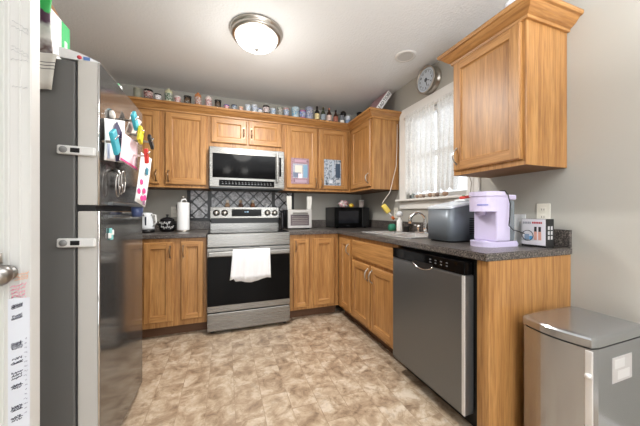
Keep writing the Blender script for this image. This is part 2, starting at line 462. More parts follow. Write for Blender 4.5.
def crown(path, label, z0=2.088):
    prof = [(0.0005, z0), (.012, z0), (.014, z0+.014), (.024, z0+.02), (.040, z0+.034), (.052, z0+.05), (.056, z0+.056), (.068, z0+.058), (.072, z0+.066), (.072, z0+.078), (.0005, z0+.078)]
    mb = MB(); P = [Vector((a, b)) for a, b in path]; n = len(P); m = len(prof); rows = []
    for i, p in enumerate(P):
        def nrm(a, b):
            t = (b-a).normalized(); return Vector((t.y, -t.x))
        if i == 0: off = nrm(P[0], P[1])
        elif i == n-1: off = nrm(P[-2], P[-1])
        else:
            a, b = nrm(P[i-1], p), nrm(p, P[i+1]); off = (a+b)/(1+a.dot(b))
        rows.append([(p.x+off.x*d_, p.y+off.y*d_, z) for d_, z in prof])
    vs_ = [q for r_ in rows for q in r_]; fs = []
    for i in range(n-1):
        for k in range(m):
            k2 = (k+1) % m; fs.append([i*m+k, (i+1)*m+k, (i+1)*m+k2, i*m+k2])
    fs.append(list(range(m))); fs.append([(n-1)*m+k for k in range(m)][::-1])
    mb.add(vs_, fs)
    cx = sum(p.x for p in P)/n; cy = sum(p.y for p in P)/n
    o = mb.build('crown_molding', [oak_h], loc=(cx, cy, z0)); tag(o, label, 'molding')
crown([(-3.045, -.331), (-.3305, -.331), (-.3305, -.8485), (-.002, -.8485)], 'long oak crown molding along the back wall cabinets, turning the corner')
crown([(-.002, -1.8895), (-.3305, -1.8895), (-.3305, -2.3455), (-.002, -2.3455)], 'short oak crown molding around the cabinet right of the window')

# ---------------------------------------------------------------- counters
def edge_box(mb, a, b): mb.box(a, b, bev=.006)
ct = MB(); edge_box(ct, (-3.045, -.637, .8775), (-1.928, -.002, .915))
t = thing('countertop', (-2.48, -.32, .8775), 'dark speckled countertop left of the range', 'countertop')
ct.build('counter_slab', counter_m, t)
MB().box((-3.045, -.024, .9152), (-1.928, -.002, 1.012), bev=.003).build('backsplash_strip', counter_m, t)
t = thing('countertop', (-.32, -1.2, .8775), 'long dark speckled L-shaped countertop holding the sink and ice maker', 'countertop')
ct = MB()
SY0, SY1, SX0, SX1 = -1.655, -.985, -.53, -.10
poly = [(-1.16, -.002), (-1.16, -.637), (-.637, -.637), (-.637, -2.367), (-.002, -2.367), (-.002, -.002)]
b = bmesh.new()
def ring_pts(z): return [b.verts.new((x, y, z)) for x, y in poly], [b.verts.new(p+(z,)) for p in ((SX0+.02, SY0+.02), (SX1-.02, SY0+.02), (SX1-.02, SY1-.02), (SX0+.02, SY1-.02))]
ot, it = ring_pts(.915); ob, ib = ring_pts(.8775)
n6 = 6
for i in range(n6): b.faces.new([ot[i], ot[(i+1) % n6], ob[(i+1) % n6], ob[i]])
for i in range(4): b.faces.new([it[i], it[(i+1) % 4], ib[(i+1) % 4], ib[i]])
for (o_, i_) in ((ot, it), (ob, ib)):
    # it: 0=(x0,ymin) 1=(x1,ymin) 2=(x1,ymax) 3=(x0,ymax)
    b.faces.new([o_[3], o_[4], i_[1], i_[0]]); b.faces.new([o_[4], o_[5], i_[2], i_[1]])
    b.faces.new([o_[2], o_[3], i_[0], i_[3]]); b.faces.new([o_[5], o_[0], o_[1], o_[2], i_[3], i_[2]])
bmesh.ops.recalc_face_normals(b, faces=b.faces[:])
outer = [e for e in b.edges if all(v in ot for v in e.verts)] + [e for e in b.edges if all(v in ob for v in e.verts)]
outer = [e for e in outer if len(e.link_faces) == 2 and any(abs(f.normal.z) < .5 for f in e.link_faces)]
bmesh.ops.bevel(b, geom=outer, offset=.005, segments=2, affect='EDGES')
ct.bm(b); ct.build('counter_slab', counter_m, t)
bs = MB().box((-1.16, -.024, .9152), (-.002, -.002, 1.012), bev=.003).box((-.024, -2.367, .9152), (-.002, -.0245, 1.012), bev=.003)
bs.build('backsplash_strip', counter_m, t)
# sink
t = thing('kitchen_sink', (-.315, -1.32, .80), 'stainless double-bowl sink set into the counter under the window', 'sink')
sk = MB()
sk.box((SX0, SY0, .9155), (SX0+.035, SY1, .922), bev=.003).box((SX1-.085, SY0, .9155), (SX1, SY1, .922), bev=.003)
sk.box((SX0+.034, SY0, .9155), (SX1-.084, SY0+.035, .922), bev=.003).box((SX0+.034, SY1-.035, .9155), (SX1-.084, SY1, .922), bev=.003)
sk.box((SX0+.034, -1.335, .9155), (SX1-.084, -1.305, .922), bev=.003)
sink_m = cm('satin_sink_steel', (222, 222, 222), .25, .6)
sk.build('rim', sink_m, t)
for y0, y1 in ((SY0+.035, -1.335), (-1.305, SY1-.035)):
    bw = MB(); x0, x1 = SX0+.035, SX1-.085
    T_ = [(x0, y0), (x1, y0), (x1, y1), (x0, y1)]; B_ = [(x0+.02, y0+.02), (x1-.02, y0+.02), (x1-.02, y1-.02), (x0+.02, y1-.02)]
    bw.add([p+(.918,) for p in T_]+[p+(.76,) for p in B_], [[0, 1, 5, 4], [1, 2, 6, 5], [2, 3, 7, 6], [3, 0, 4, 7], [4, 5, 6, 7]])
    bw.lathe([(0, .762), (.03, .762), (.04, .765)], ((x0+x1)/2, (y0+y1)/2, 0), 16)
    bw.build('bowl', sink_m, t)
# faucet
t = thing('kitchen_faucet', (-.125, -1.39, .922), 'chrome gooseneck faucet at the back of the sink', 'faucet')
fx, fy = -.125, -1.39
MB().box((fx-.025, fy-.11, .9225), (fx+.025, fy+.11, .934), bev=.005).build('base_plate', chrome, t)
pts = [(fx, fy, .934), (fx, fy, .98), (fx, fy, 1.03)]+[(fx-.065+.065*math.cos(a), fy+.02-.02*math.cos(a), 1.04+.062*math.sin(a)) for a in [PI*k/10 for k in range(0, 11)]]+[(fx-.13, fy+.04, 1.01)]
MB().tube(pts, [.019, .018, .017]+[.015]*11+[.016], 12).build('spout', chrome, t)
for s_ in (-1, 1):
    h = MB().lathe([(0, .996), (.016, .994), (.018, .97), (.012, .955), (.014, .9342)], (fx, fy+.085*s_, 0), 14)
    h.tube([(fx, fy+.085*s_, .985), (fx-.045, fy+.095*s_, .993)], .006)
    h.build('tap_handle', chrome, t)
# soap things at sink
def lathe_thing(name, prof, loc, m, label, cat, n=20, group=None):
    o = MB().lathe(prof, (0, 0, 0), n).build(name, m); o.location = loc; return tag(o, label, cat, group)
t = thing('soap_bottle', (-.17, -1.085, .922), 'white pump bottle with a round top behind the sink, by the faucet', 'bottle')
MB().lathe([(0, .9225), (.026, .9225), (.028, .93), (.027, 1.02), (.012, 1.045), (.010, 1.06)], (-.17, -1.085, 0)).build('bottle_body', white_p, t)
MB().lathe([(0, 1.058), (.02, 1.062), (.032, 1.078), (.032, 1.095), (.018, 1.115), (0, 1.12)], (-.17, -1.085, 0)).build('pump_top', c((214, 216, 220)), t)
lathe_thing('scrub_pot', [(0, 0), (.028, 0), (.037, .012), (.04, .035), (.034, .06), (.02, .07), (0, .072)], (-.21, -1.02, .9225), c((22, 110, 84)), 'round green scrubber pot standing at the corner of the sink', 'pot')
o = MB().box((-.19, -1.225, .9225), (-.165, -1.165, .978), bev=.006).build('sponge', black_m, loc=(-.18, -1.195, .9225))
tag(o, 'black sponge standing between white pump bottle and faucet', 'sponge')
# hanging yellow brush from cord
t = thing('hanging_bottle_brush', (-.18, -.90, 1.03), 'yellow brush hanging on a pale cord beside the corner wall cabinet', 'brush')
Tm = Matrix.Translation((-.17, -.895, 1.13)) @ Matrix.Rotation(math.radians(-35), 4, Vector((-.84, .54, 0)).normalized())
Tm = Matrix.Translation((-.17, -.905, 1.105)) @ Matrix.Rotation(.343, 4, 'Z').inverted() @ Matrix.Rotation(math.radians(-38), 4, 'Y')
MB().box((-.026, -.02, -.0), (.026, .02, .10), bev=.008, T=Tm).build('brush_head', c((226, 200, 90)), t)
MB().tube([Tm @ Vector((0, 0, 0)), Tm @ Vector((0, 0, -.06))], .009).build('neck', white_p, t)
MB().tube([Tm @ Vector((0, 0, -.055)), Tm @ Vector((0, 0, -.09))], .014).build('orange_cap', c((228, 120, 50)), t)
top = Tm @ Vector((0, 0, .10))
o = MB().tube([(-.03, -.857, 2.05), (-.035, -.857, 1.8), (-.045, -.858, 1.6), (-.09, -.862, 1.45), (-.13, -.868, 1.32), top+Vector((0, 0, .03)), top], .0035, 6).build('cord', c((226, 216, 204)), t)

# ---------------------------------------------------------------- tile backsplash
def tilemat():
    m = mat('diamond_marble_tile', sv((150, 150, 150)), .3); b_ = m.node_tree.nodes['Principled BSDF']
    tc = N(m, 'ShaderNodeTexCoord'); mp = N(m, 'ShaderNodeMapping')
    mp.inputs['Rotation'].default_value = (0, PI/4, 0); mp.inputs['Scale'].default_value = (1/.105,)*3
    L(m, tc.outputs['Object'], mp.inputs[0])
    sx = N(m, 'ShaderNodeSeparateXYZ'); L(m, mp.outputs[0], sx.inputs[0])
    outs = []
    for ch in ('X', 'Z'):
        f = N(m, 'ShaderNodeMath', operation='PINGPONG'); f.inputs[1].default_value = .5
        L(m, sx.outputs[ch], f.inputs[0]); outs.append(f)
    mn = N(m, 'ShaderNodeMath', operation='MINIMUM'); L(m, outs[0].outputs[0], mn.inputs[0]); L(m, outs[1].outputs[0], mn.inputs[1])
    lt = N(m, 'ShaderNodeMath', operation='LESS_THAN'); lt.inputs[1].default_value = .065; L(m, mn.outputs[0], lt.inputs[0])
    mxv = N(m, 'ShaderNodeMath', operation='MAXIMUM'); L(m, outs[0].outputs[0], mxv.inputs[0]); L(m, outs[1].outputs[0], mxv.inputs[1])
    lt2 = N(m, 'ShaderNodeMath', operation='LESS_THAN'); lt2.inputs[1].default_value = .13; L(m, mxv.outputs[0], lt2.inputs[0])
    orr = N(m, 'ShaderNodeMath', operation='MAXIMUM'); L(m, lt.outputs[0], orr.inputs[0]); L(m, lt2.outputs[0], orr.inputs[1])
    n_ = N(m, 'ShaderNodeTexNoise'); n_.inputs['Scale'].default_value = 22; n_.inputs['Detail'].default_value = 5; n_.inputs['Distortion'].default_value = 1.5
    L(m, tc.outputs['Object'], n_.inputs[0])
    r_ = ramp(m, [(.34, sv((120, 120, 124))), (.58, sv((214, 214, 218)))]); L(m, n_.outputs[0], r_.inputs[0])
    mx = N(m, 'ShaderNodeMix', data_type='RGBA'); L(m, orr.outputs[0], mx.inputs[0]); L(m, r_.outputs[0], mx.inputs[6]); mx.inputs[7].default_value = (*sv((28, 28, 32)), 1)
    L(m, mx.outputs[2], b_.inputs['Base Color']); return m
tile_m = tilemat()
def mosaic():
    m = mat('black_white_mosaic', sv((30, 30, 34)), .35); b_ = m.node_tree.nodes['Principled BSDF']
    mp = coords(m, (1/.026,)*3)
    ck = N(m, 'ShaderNodeTexVoronoi'); ck.inputs['Randomness'].default_value = 0; ck.inputs['Scale'].default_value = 1
    L(m, mp.outputs[0], ck.inputs[0])
    r_ = ramp(m, [(.17, sv((190, 190, 192))), (.22, sv((16, 16, 20)))]); L(m, ck.outputs['Distance'], r_.inputs[0])
    L(m, r_.outputs[0], b_.inputs['Base Color']); return m
mos = mosaic()
t = thing('tile_backsplash', (-1.6, -.006, 1.0), 'grey marble diamond tile backsplash with black mosaic borders behind the range', 'backsplash')
MB().box((-2.13, -.01, 1.0455), (-.985, -.001, 1.349)).build('diamond_tiles', tile_m, t)
for x0, x1 in ((-2.165, -2.13), (-1.955, -1.915), (-1.235, -1.195), (-.985, -.955)):
    MB().box((x0, -.014, 1.0135), (x1, -.001, 1.349), bev=.001).build('mosaic_border', mos, t)
MB().box((-2.13, -.014, 1.0135), (-1.955, -.001, 1.045), bev=.001).build('mosaic_border', mos, t)
MB().box((-1.195, -.014, 1.0135), (-.985, -.001, 1.045), bev=.001).build('mosaic_border', mos, t)

# ---------------------------------------------------------------- outlets
def outlet(T, label, name='wall_outlet', loc=None, sw=False):
    base = T @ Vector((0, 0, 0))
    t = thing(name, base, label, 'outlet')
    MB().box((-.036, -.006, -.058), (.036, -.0005, .058), bev=.003, T=T).build('cover_plate', ivory, t)
    for z in (-.022, .022):
        mb = MB().box((-.015, -.0085, z-.014), (.015, -.006, z+.014), bev=.002, T=T)
        mb.box((-.007, -.0092, z-.004), (-.005, -.008, z+.006), 1, T=T).box((.005, -.0092, z-.004), (.007, -.008, z+.006), 1, T=T)
        mb.build('socket', [ivory, black_m], t)
outlet(TR(0, -2.23, 1.10), 'ivory wall outlet on the bare wall right of the coffee maker')
outlet(TR(0, -.795, 1.10), 'ivory wall outlet beside the window, behind the hanging yellow brush')
outlet(TB(-2.288, 0, 1.112), 'ivory wall outlet on the back wall beside the paper towel roll')

# ---------------------------------------------------------------- range
RX0, RX1 = -1.922, -1.168
t = thing('electric_range', (-1.545, -.35, 0), 'stainless electric range with black glass oven door and a towel on its handle', 'range')
MB().box((RX0, -.65, .03), (RX1, -.03, .905)).build('range_body', steel_dark, t)
for x, y in ((RX0+.04, -.62), (RX1-.04, -.62), (RX0+.04, -.08), (RX1-.04, -.08)):
    MB().lathe([(0, 0), (.018, 0), (.018, .006), (.01, .01), (.01, .03)], (x, y, 0), 12).build('foot', black_m, t)
ck = MB().box((RX0, -.66, .905), (RX1, -.10, .917), bev=.003)
for x, y, r_ in ((-1.74, -.50, .1), (-1.35, -.50, .085), (-1.74, -.24, .08), (-1.35, -.24, .1)):
    ck.lathe([(r_, .9172), (r_-.004, .9176), (r_-.008, .9172)], (x, y, 0), 32, 1)
ck.build('cooktop', [black_gloss, c((90, 90, 94))], t)
fp = MB().box((RX0, -.70, .79), (RX1, -.65, .912), bev=.006)
fp.box((RX0+.035, -.7035, .812), (RX1-.035, -.70, .875), bev=.0015)
fp.build('front_panel', steel_m, t)
dd = MB().box((RX0, -.698, .205), (RX1, -.655, .782), bev=.004)
dr = dd.build('oven_door', steel_m, t)
MB().box((RX0+.004, -.702, .262), (RX1-.004, -.6985, .705), bev=.001).build('oven_window', black_gloss, dr)
hb = MB().box((RX0+.012, -.756, .712), (RX1-.012, -.737, .755), bev=.008, seg=3)
for x in (RX0+.03, RX1-.03): hb.box((x-.012, -.738, .718), (x+.012, -.698, .75), bev=.004)
hb.build('handle', steel_m, dr)
txt('brand_badge', '\u2014 \u2014\u2014', .02, Matrix.Translation((-1.545, -.6985, .235)) @ FACE_Y, c((90, 88, 86)), dr)
MB().box((RX0, -.698, .035), (RX1, -.655, .195), bev=.005).build('storage_drawer', steel_m, t)
bg = MB().prism([(-.10, .917), (-.10, 1.00), (-.115, 1.03), (-.095, 1.165), (-.035, 1.168), (-.03, .917)], RX0-.012+.012, RX1, axis='x')
bgo = bg.build('backguard', steel_m, t)
MB().box((RX0+.004, -.122, .985), (RX1-.004, -.098, 1.044), bev=.003).build('vent_strip', black_m, bgo)
def bgp(x, z, off=0):  # on slanted face
    k = (z-1.03)/(1.165-1.03); return Vector((x, -.115+.02*k-off, z))
mb = MB(); a, b_ = -1.70, -1.37
mb.sheet(bgp(a, 1.062, .001), bgp(b_, 1.062, .001), bgp(b_, 1.142, .001), bgp(a, 1.142, .001), .003)
dp = mb.build('display', black_gloss, bgo)
txt('clock_digits', '12:30', .022, Matrix.Translation(bgp(-1.54, 1.112, .0055)) @ FACE_Y, mat('digit_glow', (.5, .7, .9), .5, Emission_Color=(.5, .75, 1, 1), Emission_Strength=1.2), dp)
for x in (-1.862, -1.775, -1.30, -1.215):
    p = bgp(x, 1.10)
    k = MB().lathe([(.036, 0), (.036, -.004), (.027, -.006), (.025, -.026), (.021, -.030), (0, -.030)], (p.x, p.y, p.z), 24, axis='y')
    k.box((p.x-.003, p.y-.034, p.z-.018), (p.x+.003, p.y-.028, p.z+.018), bev=.001)
    k.build('knob', nickel, bgo)
# figurines on the backguard
for i, (x, cb, ch, lab) in enumerate(((-1.745, (196, 160, 128), (236, 226, 214), 'leftmost small figurine shaker standing on the range backguard'),
                              (-1.60, (120, 92, 78), (200, 176, 150), 'middle dark small figurine shaker standing on the range backguard'),
                              (-1.465, (176, 120, 84), (240, 226, 206), 'rightmost small figurine shaker standing on the range backguard'))):
    t2 = thing('figurine_shaker', (x, -.065, 1.1685), lab, 'figurine', 'shakers on the range backguard')
    MB().lathe([(0, 1.1685), (.022, 1.1685), (.026, 1.185), (.022, 1.205), (.014, 1.214), (0, 1.218)], (x, -.065, 0), 16).build('body', c(cb), t2)
    MB().lathe([(0, 1.212), (.014, 1.216), (.019, 1.228), (.016, 1.242), (.008, 1.25), (0, 1.252)], (x, -.065, 0), 16).build('head', c(ch), t2)
# towel
def towel():
    x0, x1 = -1.705, -1.375; mb = MB(); nx = 22
    rows = [(-.700, .60), (-.705, .66), (-.712, .72), (-.728, .765), (-.748, .772), (-.766, .765), (-.772, .72), (-.774, .66), (-.775, .60), (-.776, .54), (-.777, .475)]
    vs_ = []
    for j, (y, z) in enumerate(rows):
        for i in range(nx+1):
            u = i/nx; dn = max(0, j-5)/5
            sp = 1+.10*dn
            x = (x0+x1)/2+(u-.5)*(x1-x0)*sp - .01*dn
            yy = y-.012*dn*(.5+.5*math.sin(u*17+1))-.004*dn*math.sin(u*40)
            if j < 2: yy = y
            zz = z + (.03*math.sin(u*2.6+.4)-.03*u if False else 0)*dn
            if j == len(rows)-1: zz = z+.02*u+.012*math.sin(u*9)+(.03 if u < .12 else 0)
            vs_.append((x, yy, zz))
    fs = [[j*(nx+1)+i, j*(nx+1)+i+1, (j+1)*(nx+1)+i+1, (j+1)*(nx+1)+i] for j in range(len(rows)-1) for i in range(nx)]
    mb.add(vs_, fs, 0, True)
    o = mb.build('dish_towel', mat('white_towel', sv((236, 236, 238)), .95), loc=(-1.54, -.75, .60))
    so = o.modifiers.new('thick', 'SOLIDIFY'); so.thickness = .004; so.offset = -1
    tag(o, 'white dish towel draped over the oven door handle', 'towel')
towel()

# ---------------------------------------------------------------- over-range microwave
t = thing('range_microwave', (-1.545, -.2, 1.351), 'stainless microwave mounted over the range under a short cabinet', 'microwave')
MX0, MX1 = -1.918, -1.166
MB().box((MX0, -.385, 1.355), (MX1, -.002, 1.766)).build('microwave_case', steel_dark, t)
MB().box((MX0+.02, -.37, 1.35), (MX1-.02, -.05, 1.3555)).build('underside_grille', black_sat, t)
dr = MB().box((MX0, -.42, 1.362), (MX1, -.386, 1.765), bev=.005).build('front_door', steel_m, t)
MB().box((MX0+.03, -.4235, 1.457), (-1.262, -.4205, 1.70), bev=.001).build('door_window', black_gloss, dr)
MB().box((MX0+.09, -.4235, 1.374), (-1.275, -.4205, 1.435), bev=.001).build('control_strip', black_gloss, dr)
mb = MB()
for i in range(16): mb.box((-1.80+.032*i, -.4245, 1.395), (-1.785+.032*i, -.4232, 1.399))
for i in range(16): mb.box((-1.80+.032*i, -.4245, 1.412), (-1.79+.032*i, -.4232, 1.415))
mb.build('control_marks', c((150, 150, 154)), dr)
MB().box((-1.222, -.4235, 1.49), (-1.200, -.4205, 1.695), bev=.001).build('handle_recess', black_gloss, dr)
hb = MB().box((-1.258, -.462, 1.42), (-1.232, -.446, 1.74), bev=.007, seg=3)
for z in (1.45, 1.71): hb.box((-1.253, -.447, z-.012), (-1.237, -.42, z+.012))
hb.build('handle', steel_m, dr)

# ---------------------------------------------------------------- dishwasher
t = thing('dishwasher', (-.33, -1.985, 0), 'stainless dishwasher with black control strip between sink cabinet and end panel', 'dishwasher')
MB().box((-.60, -2.292, .10), (-.03, -1.68, .865)).build('tub_body', black_sat, t)
MB().box((-.56, -2.285, 0), (-.10, -1.69, .0995)).build('kick_plate', black_m, t)
T = TR(-.645, -1.68)
dd = MB().box((0.004, -.022, .105), (.596, .04, .795), bev=.006, T=T)
dr = dd.build('door', steel_dark, t)
pn = MB().box((0.004, -.022, .797), (.596, .04, .862), bev=.004, T=T)
pno = pn.build('control_panel', black_gloss, dr)
mb = MB()
for i in range(4):
    for j in range(2):
        mb.box((.36+.04*i, -.0235, .82+.016*j), (.372+.04*i, -.0218, .826+.016*j), T=T)
mb.build('buttons', c((104, 104, 106)), pno)
MB().box((.02, -.0235, .81), (.14, -.0222, .85), bev=.0005, T=T).build('status_window', black_gloss, pno)
mb = MB()
pts = [T @ Vector((.215+.17*k/10, -.0225, .797-.028*math.sin(PI*k/10)**.7)) for k in range(11)]
vv = [T @ Vector((.215+.17*k/10, -.0235, .812)) for k in range(11)]
n_ = 11
mb.add([Vector(p) for p in pts]+vv, [[k, k+1, n_+k+1, n_+k] for k in range(10)], 0)
mb.build('pocket_handle', black_m, pno)
MB().tube(pts, .0035, 8).build('pocket_rim', chrome, pno)
MB().box((.580, -.0232, .108), (.5965, -.018, .794), T=T).build('edge_trim', cm('pale_edge', (214, 212, 210), .35, .3), dr)

# ---------------------------------------------------------------- fridge
FX = -2.254; FY0, FY1 = -1.929, -1.333; FH = 1.722
t = thing('refrigerator', (-2.62, -1.63, 0), 'tall stainless refrigerator with magnets and papers on its door', 'refrigerator')
MB().box((-3.02, FY0, .02), (-2.336, FY1, FH-.01), bev=.004).build('fridge_body', grey_side, t)
MB().box((-2.336, FY0+.012, .06), (-2.328, FY1-.012, FH-.015)).build('door_gasket', gasket, t)
for z0, z1, nm in ((.05, 1.112, 'fridge_door'), (1.135, FH, 'freezer_door')):
    mb = MB().box((-2.328, FY0, z0), (FX, FY1, z1), bev=.004)
    o = mb.build(nm, [steel_fridge, door_edge_m], t)
    for p in o.data.polygons:
        if p.normal.y < -.9: p.material_index = 1
    MB().tube([(FX-.004, FY0-.001, z0+.003), (FX-.004, FY0-.001, z1-.003)], .0035, 8).build('edge_trim', chrome, o)
    zz = z1-.03 if nm == 'fridge_door' else z0+.03
    MB().box((FX-.002, FY0+.08, min(zz, z1-.003 if nm == 'fridge_door' else z0+.003)-.0), (FX+.018, FY1-.03, zz+.012 if nm == 'fridge_door' else zz-.012), bev=.003).build('handle_lip', steel_dark, o)
MB().box((-2.34, FY0+.01, .0), (-2.28, FY1-.01, .05)).build('base_grille', black_m, t)
for z in (1.112, ):
    MB().box((-2.328, FY0+.003, z), (-2.27, FY1-.003, z+.023)).build('door_gap', black_sat, t)
def fridge_latch(z0, z1, label):
    tt = thing('child_lock', (-2.33, FY0, (z0+z1)/2), label, 'lock')
    T_ = Matrix.Translation((-2.326, FY0-.009, (z0+z1)/2)) @ Matrix.Rotation(math.radians(-1.5), 4, 'Y').inverted()
    MB().box((-.062, -.007, -.018), (.062, .008, .018), bev=.0065, seg=3, T=T_).build('strap', white_p, tt)
    MB().box((-.018, -.0095, -.009), (.012, -.0065, .009), bev=.002, T=T_).build('button', black_m, tt)
    MB().lathe([(.013, 0), (.013, -.0025), (0, -.0025)], (0, 0, 0), 16, axis='y', T=T_ @ Matrix.Translation((-.040, -.007, 0))).build('dial', c((150, 150, 150)), tt)
fridge_latch(1.352, 1.352, 'upper white child lock strap on the freezer side')
fridge_latch(.985, .985, 'lower white child lock strap on the fridge side')

# ---------------------------------------------------------------- papers and magnets on the fridge doors
def sheet4(name, pts, m, label, cat, th=.0012):
    a, b_, c_, d_ = [Vector(p) for p in pts]; mb = MB(); nx = nz = 8; vs_ = []
    n_ = (b_-a).cross(d_-a).normalized()
    for side in (0, th):
        for j in range(nz+1):
            for i in range(nx+1):
                u, v = i/nx, j/nz
                p = a*(1-u)*(1-v)+b_*u*(1-v)+c_*u*v+d_*(1-u)*v
                vs_.append(p+n_*(side+.0025*math.sin(u*5+v*3)))
    q = (nx+1)*(nz+1); fs = []
    for j in range(nz):
        for i in range(nx):
            k = j*(nx+1)+i
            fs.append([k+nx+1, k+nx+2, k+1, k]); fs.append([q+k, q+k+1, q+k+nx+2, q+k+nx+1])
    rim = [i for i in range(nx+1)]+[j*(nx+1)+nx for j in range(1, nz+1)]+[nz*(nx+1)+i for i in range(nx-1, -1, -1)]+[j*(nx+1) for j in range(nz-1, 0, -1)]
    for k in range(len(rim)): e, f = rim[k], rim[(k+1) % len(rim)]; fs.append([e, f, q+f, q+e])
    mb.add(vs_, fs, 0, True)
    o = mb.build(name, m, loc=(a+c_)/2); tag(o, label, cat); o['corners'] = [x for p in pts for x in p]
    return o
def patch(parent, pts, m, nm='printed_shape'):
    P = list(parent['corners']); a, b_, c_, d_ = [Vector(P[3*k:3*k+3]) for k in range(4)]
    n_ = (b_-a).cross(d_-a).normalized()
    if n_.x < 0: n_ = -n_
    f = lambda u, v, o: a*(1-u)*(1-v)+b_*u*(1-v)+c_*u*v+d_*(1-u)*v+n_*o
    n = len(pts); mb = MB(); vs_ = [f(u, v, .0042) for u, v in pts]+[f(u, v, .0052) for u, v in pts]
    mb.add(vs_, [[i, (i+1) % n, n+(i+1) % n, n+i] for i in range(n)]+[list(range(n))[::-1], [n+i for i in range(n)]])
    return mb.build(nm, m, parent)
navy = c((60, 58, 92), .7); teal = c((70, 180, 200), .35); pinkc = c((226, 70, 140), .6)
A = sheet4('drawing_paper', [(-2.242, -1.9234, 1.3231), (-2.224, -1.7524, 1.3418), (-2.224, -1.7524, 1.5423), (-2.244, -1.9178, 1.4988)], paper_w, 'white sheet with a dark arrow, leftmost paper on the freezer door', 'paper')
Bp = sheet4('greeting_card', [(-2.219, -1.8316, 1.3417), (-2.204, -1.6291, 1.3228), (-2.204, -1.6291, 1.4694), (-2.219, -1.7947, 1.4828)], c((238, 214, 222), .7), 'pale pink card below the teal clips on the freezer door', 'paper')
Pp = sheet4('photo_print', [(-2.236, -1.7126, 1.4901), (-2.224, -1.6049, 1.5053), (-2.219, -1.5004, 1.6189), (-2.234, -1.6171, 1.6321)], c((214, 200, 190), .5), 'beige photo clipped at the top of the freezer door', 'photo')
Wp = sheet4('long_drawing', [(-2.192, -1.7137, 1.1624), (-2.169, -1.6157, 1.1321), (-2.164, -1.5264, 1.4078), (-2.184, -1.6373, 1.422)], paper_w, 'long white paper with pink flowers hanging lowest on the freezer door', 'paper')
patch(A, [(.25, .55), (.55, .98), (.95, .60), (.72, .58), (.9, .05), (.5, .0), (.42, .5)], navy, 'dark_arrow')
patch(A, [(.1, .05), (.2, .05), (.2, .4), (.1, .4)], c((190, 196, 220)), 'margin_print')
patch(Pp, [(.1, .1), (.5, .1), (.5, .8), (.1, .8)], c((150, 130, 130)), 'photo_subject')
patch(Bp, [(.02, .03), (.98, .03), (.98, .09), (.02, .09)], pinkc, 'pink_edge')
for uu, vv in ((.18, .22), (.5, .12), (.62, .28), (.3, .42), (.75, .16)):
    patch(Wp, [(uu+.15*math.cos(2*PI*i/9), vv+.055*math.sin(2*PI*i/9)) for i in range(9)], pinkc, 'pink_flower')
patch(Wp, [(.55, .62), (.8, .62), (.8, .76), (.55, .76)], c((70, 130, 150)), 'teal_square')
patch(Wp, [(.62, .02), (.8, .02), (.8, .1), (.62, .1)], c((150, 110, 140)), 'small_print')
def clip(p, out_, m, ang, ln, label, wd=.03):
    """spring clip whose jaw points out of the door; out_ = distance of its centre from the door"""
    T_ = Matrix.Translation(p) @ Matrix.Rotation(ang, 4, 'X')
    t_ = thing('magnetic_clip', p, label, 'clip')
    MB().box((-.006, -wd/2, -ln/2), (.010, wd/2, ln/2), bev=.004, T=T_).build('clip_jaw', m, t_)
    MB().tube([T_ @ Vector((.010, -wd*.45, ln*.2)), T_ @ Vector((.019, 0, ln*.3)), T_ @ Vector((.010, wd*.45, ln*.2))], .003, 6, 0).build('spring', chrome, t_)
    MB().box((-out_+.002, -.003, -.005), (-.006, .003, .005), T=T_).build('magnet', nickel, t_)
clip((-2.209, -1.9137, 1.4031), 0.045, teal, math.radians(35), 0.1, 'teal clip over the dark arrow sheet on the freezer door', 0.05)
clip((-2.204, -1.6698, 1.5714), 0.05, teal, math.radians(45), 0.085, 'teal clip at the top of the papers on the freezer door', 0.05)
clip((-2.184, -1.6546, 1.5062), 0.07, c((222, 208, 50), .4), math.radians(-20), 0.085, 'yellow clip right of the teal clips on the freezer door', 0.05)
clip((-2.154, -1.6682, 1.397), 0.1, c((198, 52, 44), .4), math.radians(15), 0.075, 'red clip holding the long flower drawing', 0.03)
clip((-2.154, -1.5806, 1.4912), 0.1, black_m, math.radians(60), 0.09, 'black and white clip sticking out furthest from the freezer door', 0.03)
lathe_ = MB().lathe([(0, -.005), (.02, -.005), (.02, .006), (.012, .010), (0, .011)], (-2.247, -1.8259, 1.5426), 16, axis='x')
tag(lathe_.build('round_magnet', c((220, 214, 206)), loc=(-2.247, -1.8259, 1.5426)), 'small round pale magnet at the top left of the freezer door papers', 'magnet')
mb = MB(); kc = (-2.224, -1.7911, 1.2562)
for k in range(3):
    pts = [(kc[0]-.006+.005*k, kc[1]-.02+.018*k+.024*math.cos(a), kc[2]-.03+.012*k+.05*math.sin(a)) for a in [2*PI*i/20 for i in range(21)]]
    mb.tube(pts, .003, 6)
mb.tube([(FX+.003, kc[1], kc[2]+.05), (FX+.02, kc[1], kc[2]+.04), (FX+.028, kc[1], kc[2]+.02)], .006, 8)
tag(mb.build('key_ring_bunch', cm('grey_ring_metal', (176, 172, 168), .3, 1.0), loc=kc), 'bunch of grey rings hanging from a hook on the freezer door', 'key ring')
mb = MB(); fc = (-2.246, -1.8289, 1.0094)
for k in range(4):
    a = 2*PI*k/4+.4
    mb.box((FX+.001, fc[1]+.016*math.cos(a)-.012, fc[2]+.016*math.sin(a)-.012), (FX+.008, fc[1]+.016*math.cos(a)+.012, fc[2]+.016*math.sin(a)+.012), k % 2, bev=.003)
tag(mb.build('flower_magnet', [white_p, c((130, 200, 200))], loc=fc), 'small white and aqua magnet on the lower fridge door', 'magnet')
t_ = thing('magnetic_cup', (FX+.035, -1.61, 1.08), 'blue patterned cup held on the edge of the lower fridge door', 'cup')
cu = MB().lathe([(0, 1.083), (.022, 1.083), (.026, 1.11), (.026, 1.134), (.023, 1.134), (.020, 1.088), (0, 1.088)], (FX+.046, -1.61, 0), 16)
